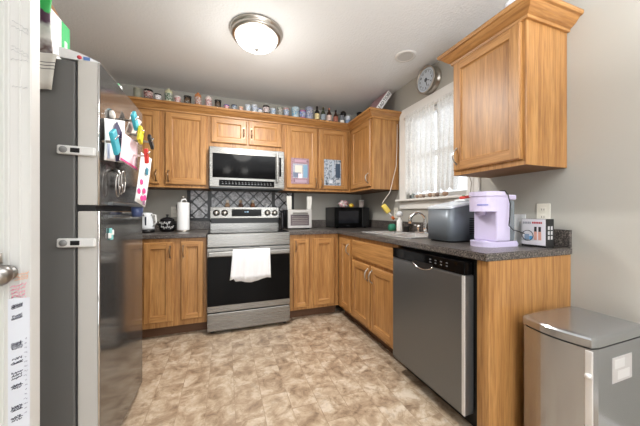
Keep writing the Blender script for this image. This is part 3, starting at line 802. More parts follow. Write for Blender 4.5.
cu.build('cup_body', c((70, 84, 124), .35), t_)
MB().box((FX+.001, -1.62, 1.085), (FX+.024, -1.60, 1.10)).build('magnet', black_m, t_)

for o_ in (A, Bp, Pp, Wp): del o_['corners']

# on top of the fridge
t_ = thing('cereal_box', (-2.43, -1.77, FH), 'open green and white cardboard box on top of the fridge', 'box')
cbx = -2.435
b_o = MB().box((-2.52, -1.885, FH-.009), (cbx, -1.742, 1.935)).build('box_body', [paper_w], t_)
MB().box((cbx+.0002, -1.805, FH-.005), (cbx+.0014, -1.743, 1.934)).build('green_side', c((40, 176, 96), .5), b_o)
MB().box((cbx+.0002, -1.884, FH-.005), (cbx+.0012, -1.8055, FH+.022)).build('green_band', c((70, 190, 130), .5), b_o)
mb = MB()
for k in range(6): mb.box((cbx+.0002, -1.87, 1.77+.024*k), (cbx+.0012, -1.82, 1.775+.024*k))
mb.build('printed_lines', c((196, 196, 216)), b_o)
MB().box((cbx+.0015, -1.785, 1.83), (cbx+.002, -1.765, 1.86)).build('white_print', paper_w, b_o)
MB().prism([(-1.86, 1.9355), (-1.743, 1.9355), (-1.76, 1.985), (-1.84, 2.005)], cbx-.035, cbx-.032, axis='x').build('box_flap', c((150, 112, 82), .8), t_)
# snack bag left of it
mb = MB(); nx = 10; nz = 12; vs_ = []
for j in range(nz+1):
    for k in range(16):
        a = 2*PI*k/16; v = j/nz; th = .045*math.sin(PI*min(max(v, .02), .98))**.6+.004
        vs_.append((-2.485+.068*math.cos(a)*(1+.05*math.sin(7*v)), -1.911+.35*th*math.sin(a)+.002*math.sin(9*v+3*a), FH-.009+.26*v))
fs = [[j*16+k, j*16+(k+1) % 16, (j+1)*16+(k+1) % 16, (j+1)*16+k] for j in range(nz) for k in range(16)]+[list(range(16))[::-1], [nz*16+k for k in range(16)]]
mb.add(vs_, fs, 0, True)
bagm = mat('printed_snack_bag', sv((120, 110, 110)), .35); bb_ = bagm.node_tree.nodes['Principled BSDF']
mp = coords(bagm, (1, 1, 1)); sx = N(bagm, 'ShaderNodeSeparateXYZ'); L(bagm, mp.outputs[0], sx.inputs[0])
mr = N(bagm, 'ShaderNodeMapRange'); mr.inputs[1].default_value = 0; mr.inputs[2].default_value = .26
L(bagm, sx.outputs['Z'], mr.inputs[0]); nn = N(bagm, 'ShaderNodeTexNoise'); nn.inputs['Scale'].default_value = 24; L(bagm, mp.outputs[0], nn.inputs[0])
ad = N(bagm, 'ShaderNodeMath', operation='MULTIPLY_ADD'); ad.inputs[1].default_value = .35; ad.inputs[2].default_value = -.17; L(bagm, nn.outputs[0], ad.inputs[0])
a2 = N(bagm, 'ShaderNodeMath', operation='ADD'); L(bagm, mr.outputs[0], a2.inputs[0]); L(bagm, ad.outputs[0], a2.inputs[1])
rr = ramp(bagm, [(0, sv((200, 196, 190))), (.14, sv((84, 60, 56))), (.3, sv((205, 204, 198))), (.48, sv((180, 184, 176))), (.56, sv((60, 22, 50))), (.68, sv((60, 22, 50))), (.7, sv((30, 160, 70)))])
rr.color_ramp.interpolation = 'LINEAR'
L(bagm, a2.outputs[0], rr.inputs[0]); L(bagm, rr.outputs[0], bb_.inputs['Base Color'])
tag(mb.build('snack_bag', bagm, loc=(-2.485, -1.911, FH-.01)), 'tall snack bag with purple and green top on the fridge by the door', 'bag')
# striped cloth over the fridge edge
mb = MB(); vs_ = []; nx = 12
rows = [(-1.930, FH-.004), (-1.931, FH-.002), (-1.933, FH-.001), (-1.938, FH-.008), (-1.942, FH-.05), (-1.944, FH-.10), (-1.945, FH-.145)]
for j, (y, z) in enumerate(rows):
    for i in range(nx+1):
        u = i/nx; x = -2.56+u*(.176-.016*max(0, j-2)/4)
        vs_.append((x, y-.004*math.sin(u*14)*(j > 2), z+.004*abs(math.sin(u*9))))
fs = [[j*(nx+1)+i, j*(nx+1)+i+1, (j+1)*(nx+1)+i+1, (j+1)*(nx+1)+i] for j in range(len(rows)-1) for i in range(nx)]
mb.add(vs_, fs, 0, True)
clm = mat('striped_cotton', sv((224, 220, 212)), .9); cb = clm.node_tree.nodes['Principled BSDF']
mp = coords(clm, (1, 1, 1)); sx = N(clm, 'ShaderNodeSeparateXYZ'); L(clm, mp.outputs[0], sx.inputs[0])
m1 = N(clm, 'ShaderNodeMath', operation='PINGPONG'); m1.inputs[1].default_value = .0065; L(clm, sx.outputs['Z'], m1.inputs[0])
m2 = N(clm, 'ShaderNodeMath', operation='LESS_THAN'); m2.inputs[1].default_value = .0016; L(clm, m1.outputs[0], m2.inputs[0])
m3 = N(clm, 'ShaderNodeMath', operation='COMPARE'); m3.inputs[1].default_value = .024; m3.inputs[2].default_value = .019; L(clm, sx.outputs['Z'], m3.inputs[0])
m4 = N(clm, 'ShaderNodeMath', operation='MULTIPLY'); L(clm, m2.outputs[0], m4.inputs[0]); L(clm, m3.outputs[0], m4.inputs[1])
mx = N(clm, 'ShaderNodeMix', data_type='RGBA'); L(clm, m4.outputs[0], mx.inputs[0]); mx.inputs[6].default_value = (*sv((226, 222, 214)), 1); mx.inputs[7].default_value = (*sv((110, 108, 108)), 1)
L(clm, mx.outputs[2], cb.inputs['Base Color'])
o = mb.build('striped_cloth', clm, loc=(-2.48, -1.94, FH-.075))
so = o.modifiers.new('thick', 'SOLIDIFY'); so.thickness = .003; so.offset = 0
tag(o, 'off-white cloth with thin grey stripes hanging over the fridge top edge', 'cloth')
# papers and packs lying on top of the fridge
mb = MB(); pts = []
for k in range(9):
    u = k/8; pts.append((-2.39+.135*u, FH+.042-.040*u**1.6))
poly = pts+[(-2.255, FH-.0005), (-2.39, FH-.0095+.0)]
poly = pts+[(-2.252, FH+.001), (-2.39, FH+.001)]
mb.prism([(a, b_) for a, b_ in poly], -1.92, -1.74, axis='y')
o = mb.build('mail_packet', [paper_w], loc=(-2.32, -1.83, FH)); tag(o, 'white printed packet lying on the front top edge of the fridge', 'packet')
MB().lathe([(.008, 0), (.008, -.0012), (0, -.0012)], (-2.325, -1.9202, FH+.012), 16, axis='y').build('red_logo', c((214, 70, 80)), o)
MB().box((-2.312, -1.9214, FH+.004), (-2.290, -1.9201, FH+.017)).build('blue_print', c((96, 130, 190)), o)
mb = MB(); mb.tube([(-2.44, -1.66, FH+.10), (-2.37, -1.68, FH+.055), (-2.31, -1.70, FH+.028), (-2.27, -1.70, FH+.012)], [.028, .026, .02, .012], 10, flat=.6)
tag(mb.build('dark_glove', black_sat, loc=(-2.35, -1.69, FH)), 'black rumpled pouch behind the white packet on the fridge', 'pouch')
o = MB().box((-2.30, -1.40, FH+.0), (-2.262, -1.38, FH+.035), bev=.006).box((-2.275, -1.41, FH+.0), (-2.25, -1.39, FH+.02), 1, bev=.004).build('green_clip', [c((40, 150, 84)), white_p], loc=(-2.28, -1.39, FH))
o.location = (-2.29, -1.655, FH); tag(o, 'green and white bag clip on the top edge of the fridge door', 'clip')

# ---------------------------------------------------------------- collection on top of the cabinets
ZT = 2.1605
PR = {}
def printed(m):
    k = m.name
    if k not in PR:
        col = m.node_tree.nodes['Principled BSDF'].inputs['Base Color'].default_value
        n_m = mat('print_'+k, (1, 1, 1), .4); mp_ = coords(n_m, (70, 70, 70)); nn_ = N(n_m, 'ShaderNodeTexNoise'); nn_.inputs['Scale'].default_value = 1; nn_.inputs['Detail'].default_value = 2
        L(n_m, mp_.outputs[0], nn_.inputs[0])
        r_ = ramp(n_m, [(.42, tuple(col[:3])), (.50, sv((214, 212, 206))), (.60, tuple(x*.45 for x in col[:3]))])
        L(n_m, nn_.outputs[0], r_.inputs[0]); L(n_m, r_.outputs[0], n_m.node_tree.nodes['Principled BSDF'].inputs['Base Color']); PR[k] = n_m
    return PR[k]
def shot(name, x, h, r, m, band, label, y=-.355, cat='glass', handle=False, grp='glasses on the cabinet tops'):
    r = r*1.12; h = h*1.08
    t_ = thing(name, (x, y, ZT+.006), label, cat, grp); z = ZT+.006
    MB().lathe([(0, z), (r*.82, z), (r, z+h), (r*.9, z+h), (r*.74, z+.012), (0, z+.01)], (x, y, 0), 18).build('glass_body', m, t_)
    if band: MB().lathe([(r*.84+.0012, z+h*.18), (r*.96+.0014, z+h*.8)], (x, y, 0), 18).build('printed_band', printed(band), t_)
    if handle: MB().tube([(x+r*.9+.018*math.sin(PI*k/6), y, z+h*.2+h*.55*k/6) for k in range(7)], .0035, 6).build('mug_handle', m, t_)
def bottle(x, h, r, m, lab_m, cap, label, y=-.355, neck=.35):
    t_ = thing('small_bottle', (x, y, ZT+.006), label, 'bottle', 'bottles on the cabinet tops'); z = ZT+.006
    hb_ = h*(1-neck)
    MB().lathe([(0, z), (r, z), (r, z+hb_*.85), (r*.8, z+hb_), (r*.36, z+hb_+h*neck*.35), (r*.33, z+h*.96), (0, z+h*.96)], (x, y, 0), 18).build('bottle_body', m, t_)
    if lab_m: MB().lathe([(r+.001, z+hb_*.12), (r+.001, z+hb_*.72)], (x, y, 0), 18).build('paper_label', lab_m, t_)
    if cap: MB().lathe([(r*.42, z+h*.88), (r*.42, z+h), (0, z+h)], (x, y, 0), 14).build('cap', cap, t_)
cg = clear_glass
frost = mat('frosted_glass', sv((196, 196, 176)), .4, Transmission_Weight=.5)
shot('drinking_glass', -2.538, .085, .032, frost, None, 'cloudy cream glass, first on the cabinet top beside the fridge')
shot('drinking_glass', -2.452, .085, .036, cg, c((150, 62, 60)), 'clear glass with dark red print, second from the fridge')
shot('drinking_glass', -2.375, .06, .028, cg, c((226, 222, 226)), 'short glass with white print, between red-print glass and green bottle')
bottle(-2.283, .13, .034, c((196, 194, 158), .5), printed(c((62, 104, 66))), c((206, 204, 176)), 'cream bottle with green lower label on cabinet top', neck=.12)
shot('drinking_glass', -2.206, .062, .028, c((232, 224, 222), .3), c((196, 120, 120)), 'small white cup with red print right of the cream green bottle')
shot('drinking_glass', -2.118, .075, .032, cg, None, 'plain clear glass left of the orange-topped jar')
bottle(-2.025, .13, .032, c((188, 124, 78), .4), printed(c((170, 110, 96))), c((196, 124, 70)), 'orange-topped jar with white label, tallest of the left group', neck=.12)
bottle(-1.928, .115, .032, c((222, 206, 202), .4), printed(c((180, 110, 116))), c((226, 212, 206)), 'rounded white and pink jar right of the orange-topped jar', neck=.12)
shot('drinking_glass', -1.839, .075, .030, cg, None, 'plain clear glass right of the white and pink jar')
spec = [(-1.757, .04, .026, (90, 96, 170), (216, 110, 130), 'tiny blue and pink shot glass over the microwave cabinet'),
        (-1.683, .05, .026, (40, 52, 84), (70, 100, 130), 'tiny dark navy shot glass over the microwave cabinet'),
        (-1.613, .045, .022, (216, 196, 170), (206, 120, 70), 'tiny cream shot glass with orange print over the microwave cabinet'),
        (-1.545, .07, .027, (214, 220, 226), (176, 196, 214), 'pale blue-white shot glass, left of an equal one over the microwave'),
        (-1.475, .078, .030, (222, 226, 230), (150, 170, 200), 'pale mug-like glass with blue print over the microwave'),
        (-1.415, .045, .022, (90, 110, 160), (226, 226, 230), 'tiny blue and white glass left of the black cup'),
        (-1.352, .082, .032, (34, 30, 32), (200, 176, 180), 'black cup with a pale face print over the microwave cabinet'),
        (-1.277, .065, .028, (206, 216, 226), (110, 150, 190), 'clear and light blue shot glass right of the black cup'),
        (-1.200, .085, .028, (160, 164, 150), (90, 84, 76), 'greenish grey glass near the end of the microwave cabinet'),
        (-1.130, .085, .030, (196, 160, 160), (120, 150, 190), 'dusty pink glass above the picture cabinet'),
        (-1.025, .105, .042, (206, 226, 236), (70, 150, 186), 'wide white cup with aqua band'),
        (-.940, .085, .034, (190, 130, 170), (90, 120, 190), 'pink and blue patterned glass right of the aqua cup')]
for x, h, r_, a_, b_, lb in spec:
    shot('shot_glass' if h < .075 else 'souvenir_cup', x, h, r_, c(a_, .25), c(b_, .4), lb, handle=(h in (.078, .082)))
shot('souvenir_cup', -.862, .125, .042, c((170, 176, 196), .3), c((84, 104, 160)), 'tall blue grey tumbler with dark red lid among the bottles')
MB().lathe([(.045, ZT+.131), (.045, ZT+.142), (.02, ZT+.148), (0, ZT+.148)], (-.862, -.355, 0), 18).build('lid', c((120, 40, 48)), bpy.data.objects[[o.name for o in COL.objects if o.name.startswith('souvenir_cup')][-1]])
dk = c((28, 24, 24), .15); br_ = c((60, 34, 24), .15); gr_ = c((52, 60, 42), .15)
bottle(-.768, .165, .028, dk, c((216, 200, 150)), c((40, 40, 40)), 'dark bottle with cream label, first of the dark bottles')
bottle(-.692, .165, .028, gr_, c((150, 160, 170)), c((90, 84, 60)), 'olive green bottle with grey label')
bottle(-.618, .165, .030, br_, c((214, 190, 180)), c((196, 140, 120)), 'brown bottle with pale label and tan cap')
bottle(-.534, .150, .028, br_, c((160, 100, 84)), c((40, 34, 34)), 'brown bottle with reddish label nearest the corner cans')
t_ = thing('drink_can', (-.448, -.345, ZT+.006), 'grey and white can in the corner of the cabinet tops', 'can', 'cans in the cabinet corner')
MB().lathe([(0, ZT+.006), (.026, ZT+.006), (.029, ZT+.012), (.029, ZT+.10), (.025, ZT+.108), (0, ZT+.106)], (-.448, -.345, 0), 18).build('can_body', c((120, 124, 130), .3), t_)
MB().lathe([(.0300, ZT+.012), (.0300, ZT+.045)], (-.448, -.345, 0), 18).build('white_band', c((232, 228, 220)), t_)
t_ = thing('drink_can', (-.370, -.345, ZT+.006), 'white and light blue can, rightmost of the two corner cans', 'can', 'cans in the cabinet corner')
MB().lathe([(0, ZT+.006), (.028, ZT+.006), (.031, ZT+.012), (.031, ZT+.10), (.027, ZT+.108), (0, ZT+.106)], (-.370, -.345, 0), 18).build('can_body', c((216, 222, 232), .3), t_)
MB().lathe([(.0318, ZT+.02), (.0318, ZT+.06)], (-.370, -.345, 0), 18).build('blue_band', c((140, 160, 190)), t_)
t_ = thing('figurine', (-.36, -.19, ZT), 'dark round-headed figurine standing behind the corner cans', 'figurine')
MB().lathe([(0, ZT), (.035, ZT), (.028, ZT+.07), (.012, ZT+.14), (.012, ZT+.16)], (-.36, -.19, 0), 16).build('figurine_body', c((70, 60, 54)), t_)
MB().lathe([(0, ZT+.15), (.026, ZT+.16), (.038, ZT+.185), (.034, ZT+.21), (.018, ZT+.226), (0, ZT+.229)], (-.36, -.19, 0), 16).build('head', dk, t_)
mb = MB().lathe([(0, ZT+.0), (.032, ZT), (.036, ZT+.13), (.031, ZT+.13), (.028, ZT+.01), (0, ZT+.01)], (-.26, -.44, 0), 18)
mb.tube([(-.26+.0, -.48-.02*math.sin(PI*k/6), ZT+.03+.075*k/6) for k in range(7)], .004, 6)
tag(mb.build('black_mug', [dk], loc=(-.26, -.44, ZT)), 'black mug on top of the corner cabinet left of the leaning box', 'mug')
# leaning game box
t_ = thing('game_box', (-.16, -.74, ZT+.006), 'dusty pink game box with white titled spine leaning on the corner cabinet', 'box')
Tg = Matrix.Translation((-.225, -.815, ZT+.007)) @ Matrix.Rotation(math.radians(54), 4, 'Y').inverted() @ Matrix.Rotation(0, 4, 'Z')
gb = MB().box((0, 0, 0), (.27, .30, .062), 0, bev=.002, T=Tg)
go = gb.build('box_body', c((176, 140, 146), .6), t_)
MB().box((.001, -.0014, .002), (.269, -.0001, .060), T=Tg).build('white_spine', paper_w, t_)
txt('spine_title', 'LEAD·TION', .048, Tg @ Matrix.Translation((.135, -.002, .031)) @ FACE_Y, c((44, 44, 60)), t_)

# ---------------------------------------------------------------- pictures taped on the wall cabinet doors
def picture(x0, z0, x1, z1, border, blocks, label):
    y = -.3515
    t_ = thing('taped_picture', ((x0+x1)/2, y, (z0+z1)/2), label, 'picture', )
    y = -.351
    MB().box((x0, y-.0012, z0), (x1, y, z1)).build('paper', border, t_)
    W_, H_ = x1-x0, z1-z0
    for bi, (a, b_, cc, d_, col) in enumerate(blocks):
        MB().box((x0+a*W_, y-.0022-.0003*bi, z0+b_*H_), (x0+cc*W_, y-.0013, z0+d_*H_)).build('printed_area', col, t_)
def blotch(name, cols, scale):
    m = mat(name, (1, 1, 1), .5); mp_ = coords(m, (scale,)*3); n_ = N(m, 'ShaderNodeTexNoise'); n_.inputs['Scale'].default_value = 1; n_.inputs['Detail'].default_value = 4
    L(m, mp_.outputs[0], n_.inputs[0]); k = len(cols)
    r_ = ramp(m, [(.3+.4*i/(k-1), sv(cc)) for i, cc in enumerate(cols)]); L(m, n_.outputs[0], r_.inputs[0])
    L(m, r_.outputs[0], m.node_tree.nodes['Principled BSDF'].inputs['Base Color']); return m
pk = blotch('pink_print', [(110, 76, 88), (160, 132, 142), (130, 94, 108)], 40)
picture(-1.075, 1.430, -.865, 1.720, pk, [
    (.10, .22, .90, .78, blotch('scene_print', [(110, 116, 130), (170, 172, 184), (130, 134, 150)], 50)), (.22, .40, .62, .72, c((206, 202, 190))), (.12, .26, .55, .44, c((110, 120, 140))), (.40, .22, .62, .40, c((236, 216, 226))), (.68, .26, .92, .75, c((120, 156, 182))), (.22, .05, .86, .16, c((176, 150, 164))), (.2, .84, .85, .94, c((178, 146, 160)))],
    'pink-bordered illustrated picture on the left door of the picture cabinet')
gy = blotch('grey_photo_print', [(50, 56, 66), (120, 132, 146), (190, 198, 208), (90, 96, 108)], 34)
picture(-.680, 1.425, -.465, 1.730, gy, [
    (.46, .35, .60, .96, c((176, 188, 202))), (.70, .12, .94, .22, c((190, 194, 200))), (.68, .3, .95, .85, c((58, 78, 100))), (.30, .08, .5, .2, c((214, 220, 228)))],
    'grey-blue photo print on the right door of the picture cabinet')

# ---------------------------------------------------------------- left counter things
def rbox(mb, a, b_, bev, mi=0): mb.box(a, b_, mi, bev=bev, seg=3, smooth=False); return mb
CZ = .9152
t_ = thing('electric_kettle', (-2.475, -.34, CZ), 'white electric kettle on a dark base at the left end of the counter', 'kettle')
kx, ky = -2.470, -.34
MB().lathe([(0, CZ), (.066, CZ), (.066, CZ+.02), (.058, CZ+.03), (0, CZ+.03)], (kx, ky, 0), 24).build('base', black_m, t_)
MB().lathe([(0, CZ+.031), (.066, CZ+.031), (.066, CZ+.05), (.052, CZ+.165), (.046, CZ+.185), (0, CZ+.19)], (kx, ky, 0), 24).build('kettle_body', c((226, 230, 234), .25), t_)
MB().tube([(kx+.045, ky-.03, CZ+.17), (kx+.08, ky-.035, CZ+.165), (kx+.085, ky-.035, CZ+.10), (kx+.062, ky-.03, CZ+.06)], .008).build('handle', white_p, t_)
MB().box((kx+.0, ky-.064, CZ+.07), (kx+.012, ky-.054, CZ+.15), bev=.002).build('water_gauge', c((60, 66, 80), .2), t_)
t_ = thing('slow_cooker', (-2.314, -.25, CZ), 'small black crock with white script lettering and a domed lid', 'crock')
sx_, sy_ = -2.314, -.25
MB().lathe([(0, CZ), (.05, CZ), (.068, CZ+.02), (.075, CZ+.06), (.070, CZ+.10), (.062, CZ+.115), (0, CZ+.115)], (sx_, sy_, 0), 28).build('crock_body', c((24, 24, 26), .2), t_)
ld = MB().lathe([(.066, CZ+.116), (.060, CZ+.125), (.035, CZ+.14), (.008, CZ+.145), (.010, CZ+.16), (.016, CZ+.168), (0, CZ+.172)], (sx_, sy_, 0), 24).build('lid', c((30, 30, 32), .15), t_)
for s_ in (-1, 1): MB().box((sx_+s_*.083-.014, sy_-.02, CZ+.065), (sx_+s_*.083+.014, sy_+.02, CZ+.08), bev=.005).build('side_handle', black_m, t_)
mb = MB()
def script(z, a0, a1, amp, n_=22):
    pts = []
    for i in range(n_):
        t2 = i/(n_-1); a = math.radians(a0+(a1-a0)*t2)
        r_ = .0765; pts.append((sx_+r_*math.sin(a), sy_-r_*math.cos(a), z+amp*math.sin(i*1.9)+.006*math.sin(i*.7)))
    mb.tube(pts, .0022, 5)
script(CZ+.085, -50, 30, .012); script(CZ+.045, -35, 55, .013)
mb.build('script_lettering', white_p, t_)
t_ = thing('paper_towel_roll', (-2.175, -.30, CZ), 'white paper towel roll standing on a holder left of the tile backsplash', 'paper towel')
px_, py_ = -2.168, -.27
MB().lathe([(0, CZ), (.068, CZ), (.068, CZ+.010), (0, CZ+.012)], (px_, py_, 0), 28).build('holder_base', nickel, t_)
MB().tube([(px_, py_, CZ+.011), (px_, py_, CZ+.335)], .007).lathe([(0, CZ+.33), (.014, CZ+.335), (.014, CZ+.35), (0, CZ+.358)], (px_, py_, 0), 14).build('holder_post', nickel, t_)
MB().lathe([(.02, CZ+.013), (.056, CZ+.013), (.057, CZ+.02), (.057, CZ+.285), (.056, CZ+.29), (.02, CZ+.29), (.02, CZ+.013)], (px_, py_, 0), 32).build('towel_roll', paper_w, t_)
MB().tube([(px_-.02, py_-.02, CZ+.285), (px_-.01, py_-.025, CZ+.315), (px_+.02, py_-.02, CZ+.325), (px_+.035, py_-.01, CZ+.30)], [.014, .018, .016, .008], 10, flat=.5).build('loose_sheet', paper_w, t_)
o = MB().tube([(-2.235, -.10, CZ+.008), (-2.245, -.07, CZ+.16), (-2.255, -.035, CZ+.27)], [.008, .009, .016], 10).build('stick_lighter', black_m, loc=(-2.24, -.07, CZ))
tag(o, 'black long-handled utensil leaning on the wall behind the paper towels', 'utensil')

# ---------------------------------------------------------------- right back counter things
t_ = thing('toaster_oven', (-.975, -.26, CZ), 'stainless air fryer oven with two pale uprights on the counter right of the range', 'oven')
ax0, ax1, ay0, ay1 = -1.115, -.83, -.36, -.08
MB().box((ax0, ay0+.02, CZ+.012), (ax1, ay1, CZ+.225), bev=.012).build('oven_case', black_m, t_)
for x in (ax0+.03, ax1-.03): MB().box((x-.012, ay0+.03, CZ), (x+.012, ay1-.02, CZ+.012)).build('foot', black_m, t_)
f_ = MB()
f_.box((ax0+.004, ay0, CZ+.014), (ax0+.034, ay0+.02, CZ+.222), bev=.003).box((ax1-.034, ay0, CZ+.014), (ax1-.004, ay0+.02, CZ+.222), bev=.003)
f_.box((ax0+.03, ay0, CZ+.165), (ax1-.03, ay0+.02, CZ+.222), bev=.003).box((ax0+.03, ay0, CZ+.014), (ax1-.03, ay0+.02, CZ+.042), bev=.003)
f_.build('front_frame', cm('pale_brushed_frame', (196, 193, 190), .35, .4), t_)
wi = MB().box((ax0+.034, ay0+.006, CZ+.042), (ax1-.034, ay0+.016, CZ+.165)).build('window', c((108, 98, 102), .12), t_)
mb = MB()
for k in range(5): mb.box((ax0+.05, ay0+.003, CZ+.06+.02*k), (ax1-.05, ay0+.0062, CZ+.063+.02*k))
mb.build('rack_lines', nickel, wi)
MB().box((ax0+.055, ay0-.024, CZ+.176), (ax1-.055, ay0-.012, CZ+.19), bev=.004).box((ax0+.06, ay0-.013, CZ+.178), (ax0+.07, ay0, CZ+.188)).box((ax1-.07, ay0-.013, CZ+.178), (ax1-.06, ay0, CZ+.188)).build('handle', steel_m, t_)
for s_, xx in ((-1, ax0+.028), (1, ax1-.028)):
    poly = [(xx-.022, CZ+.222), (xx+.022, CZ+.222), (xx+.024+(.0 if s_ < 0 else .010), CZ+.30), (xx+.034 if s_ > 0 else xx+.022, CZ+.375), (xx-.034 if s_ < 0 else xx-.022, CZ+.375), (xx-.020-(.010 if s_ < 0 else 0), CZ+.30)]
    MB().prism(poly, ay0+.03, ay0+.055, axis='y').build('upright_paddle', c((206, 204, 198), .5), t_)
t_ = thing('dark_canister', (-1.142, -.26, CZ), 'dark narrow canister between the range and the air fryer oven', 'canister')
MB().lathe([(0, CZ), (.02, CZ), (.022, CZ+.02), (.022, CZ+.17), (.018, CZ+.19), (0, CZ+.192)], (-1.142, -.2, 0), 18).build('canister_body', c((34, 32, 34), .2), t_)
MB().lathe([(0, CZ+.19), (.014, CZ+.193), (.014, CZ+.21), (0, CZ+.213)], (-1.142, -.2, 0), 14).build('canister_lid', black_m, t_)
# black countertop microwave
t_ = thing('microwave_oven', (-.31, -.2, CZ), 'black countertop microwave in the corner of the counter', 'microwave')
mx0, mx1, my0 = -.540, -.080, -.355
for x in (mx0+.04, mx1-.04):
    for y in (my0+.04, -.07): MB().lathe([(0, CZ), (.012, CZ), (.012, CZ+.008), (0, CZ+.008)], (x, y, 0), 10).build('foot', black_m, t_)
MB().box((mx0, my0+.02, CZ+.008), (mx1, -.03, CZ+.255), bev=.006).build('microwave_case', black_m, t_)
df = MB().box((mx0, my0, CZ+.012), (mx1-.10, my0+.0195, CZ+.25), bev=.004).build('door', black_gloss, t_)
MB().box((mx0+.045, my0-.002, CZ+.06), (mx1-.15, my0-.0002, CZ+.21)).build('door_window', c((30, 31, 36), .12), df)
MB().box((mx1-.098, my0, CZ+.012), (mx1, my0+.0195, CZ+.25), bev=.003).build('control_panel', black_m, t_)
txt('brand_mark', '\u2014\u2014', .02, Matrix.Translation((mx0+.17, my0-.0006, CZ+.032)) @ FACE_Y, c((130, 130, 134)), df)
# things on it
ZM = CZ+.2555
t_ = thing('snack_pile', (-.40, -.2, ZM), 'crumpled colourful snack bag on top of the black microwave', 'bag')
bl = blotch('colourful_wrapper', [(60, 50, 130), (220, 220, 226), (190, 50, 60), (232, 230, 224), (60, 50, 110), (214, 170, 70)], 30)
b = bmesh.new(); bmesh.ops.create_icosphere(b, subdivisions=3, radius=1)
for v in b.verts:
    k = 1+.18*math.sin(v.co.x*7+v.co.z*5)+.12*math.sin(v.co.y*9+v.co.x*4)
    v.co = Vector((v.co.x*.058*k, v.co.y*.04*k, max(v.co.z*.048*k, -.035)))
mb = MB(); mb.bm(b, 0, True, Matrix.Translation((-.375, -.22, ZM+.0355))); mb.build('wrapper', bl, t_)
b = bmesh.new(); bmesh.ops.create_icosphere(b, subdivisions=3, radius=1)
for v in b.verts:
    k = 1+.1*math.sin(v.co.x*5+v.co.z*6); v.co = Vector((v.co.x*.03*k, v.co.y*.024*k, max(v.co.z*.027*k, -.022)))
mb = MB(); mb.bm(b, 0, True, Matrix.Translation((-.262, -.22, ZM+.0225)))
mb.tube([(-.239, -.22, ZM+.025), (-.227, -.22, ZM+.02), (-.219, -.222, ZM+.012)], [.006, .005, .003], 8, 1)
tag(mb.build('yellow_duck', [c((236, 198, 60), .4), c((226, 120, 60))], loc=(-.262, -.22, ZM)), 'small yellow toy sitting on the black microwave', 'toy')
mb = MB().lathe([(0, ZM), (.028, ZM), (.033, ZM+.085), (0, ZM+.085)], (-.108, -.20, 0), 20).lathe([(.035, ZM+.083), (.035, ZM+.096), (0, ZM+.098)], (-.108, -.20, 0), 20, 1)
tag(mb.build('lidded_cup', [c((226, 214, 206), .5), white_p], loc=(-.108, -.20, ZM)), 'pale lidded cup on the right end of the black microwave', 'cup')

# ---------------------------------------------------------------- ice maker
t_ = thing('ice_maker', (-.28, -1.875, CZ), 'slate grey countertop ice maker with silver lid under the window', 'ice maker')
ix0, ix1, iy0, iy1 = -.46, -.10, -1.985, -1.775
def rrect(x0, x1, y0, y1, r_, n_=5):
    P = []
    for cx_, cy_, a0 in ((x1-r_, y1-r_, 0), (x0+r_, y1-r_, 90), (x0+r_, y0+r_, 180), (x1-r_, y0+r_, 270)):
        for k in range(n_+1):
            a = math.radians(a0+90*k/n_); P.append((cx_+r_*math.cos(a), cy_+r_*math.sin(a)))
    return P
slate = mat('slate_grey_shell', sv((112, 119, 126)), .35, .2)
MB().prism(rrect(ix0+.015, ix1-.015, iy0+.015, iy1-.015, .03), CZ, CZ+.012).build('base_foot', black_m, t_)
P = rrect(ix0, ix1, iy0, iy1, .035); mb = MB(); n_ = len(P)
vs_ = [(x, y, CZ+.0121) for x, y in P]+[(x, y, CZ+.212+.06*(x-ix0)/(ix1-ix0)) for x, y in P]
mb.add(vs_, [[i, (i+1) % n_, n_+(i+1) % n_, n_+i] for i in range(n_)], 0, True)
mb.add(vs_, [list(range(n_))[::-1], [n_+i for i in range(n_)]], 0)
sh = mb.build('shell', slate, t_)
P2 = rrect(ix0-.004, ix1+.004, iy0-.004, iy1+.004, .038); mb = MB()
zf = lambda x: CZ+.213+.06*(x-ix0)/(ix1-ix0)
vs_ = [(x, y, zf(x)) for x, y in P2]+[(x, y, zf(x)+.010) for x, y in P2]+[((x-.28)*.0+x*.93-.28*.07, y*.9-1.88*.1, zf(x)+.020) for x, y in P2]
mb.add(vs_, [[i, (i+1) % n_, n_+(i+1) % n_, n_+i] for i in range(n_)]+[[n_+i, n_+(i+1) % n_, 2*n_+(i+1) % n_, 2*n_+i] for i in range(n_)]+[list(range(n_))[::-1], [2*n_+i for i in range(n_)]], 0)
mb.build('lid', cm('silver_lid', (214, 220, 228), .25, .3), t_)
mb = MB()
for k in range(8): mb.box((ix0+.16, iy0-.0015, CZ+.05+.014*k), (ix0+.27, iy0-.0002, CZ+.057+.014*k))
mb.build('side_vent', black_sat, sh)
# package on top
o = MB().box((-.285, -1.93, 0), (-.185, -1.85, .012), 0, bev=.003).box((-.262, -1.915, .012), (-.205, -1.87, .030), 1, bev=.008).box((-.25, -1.90, .030), (-.235, -1.885, .036), 2, bev=.002).build('candy_dish', [paper_w, c((206, 64, 60)), c((70, 130, 70))], loc=(0, 0, 0))
o.data.transform(Matrix.Translation((.235, 1.89, 0))); o.location = (-.235, -1.89, zf(-.235)+.0225); o.rotation_euler.y = -math.atan(.06/.36)
tag(o, 'red strawberry-like treat on a white tray on top of the ice maker', 'tray')

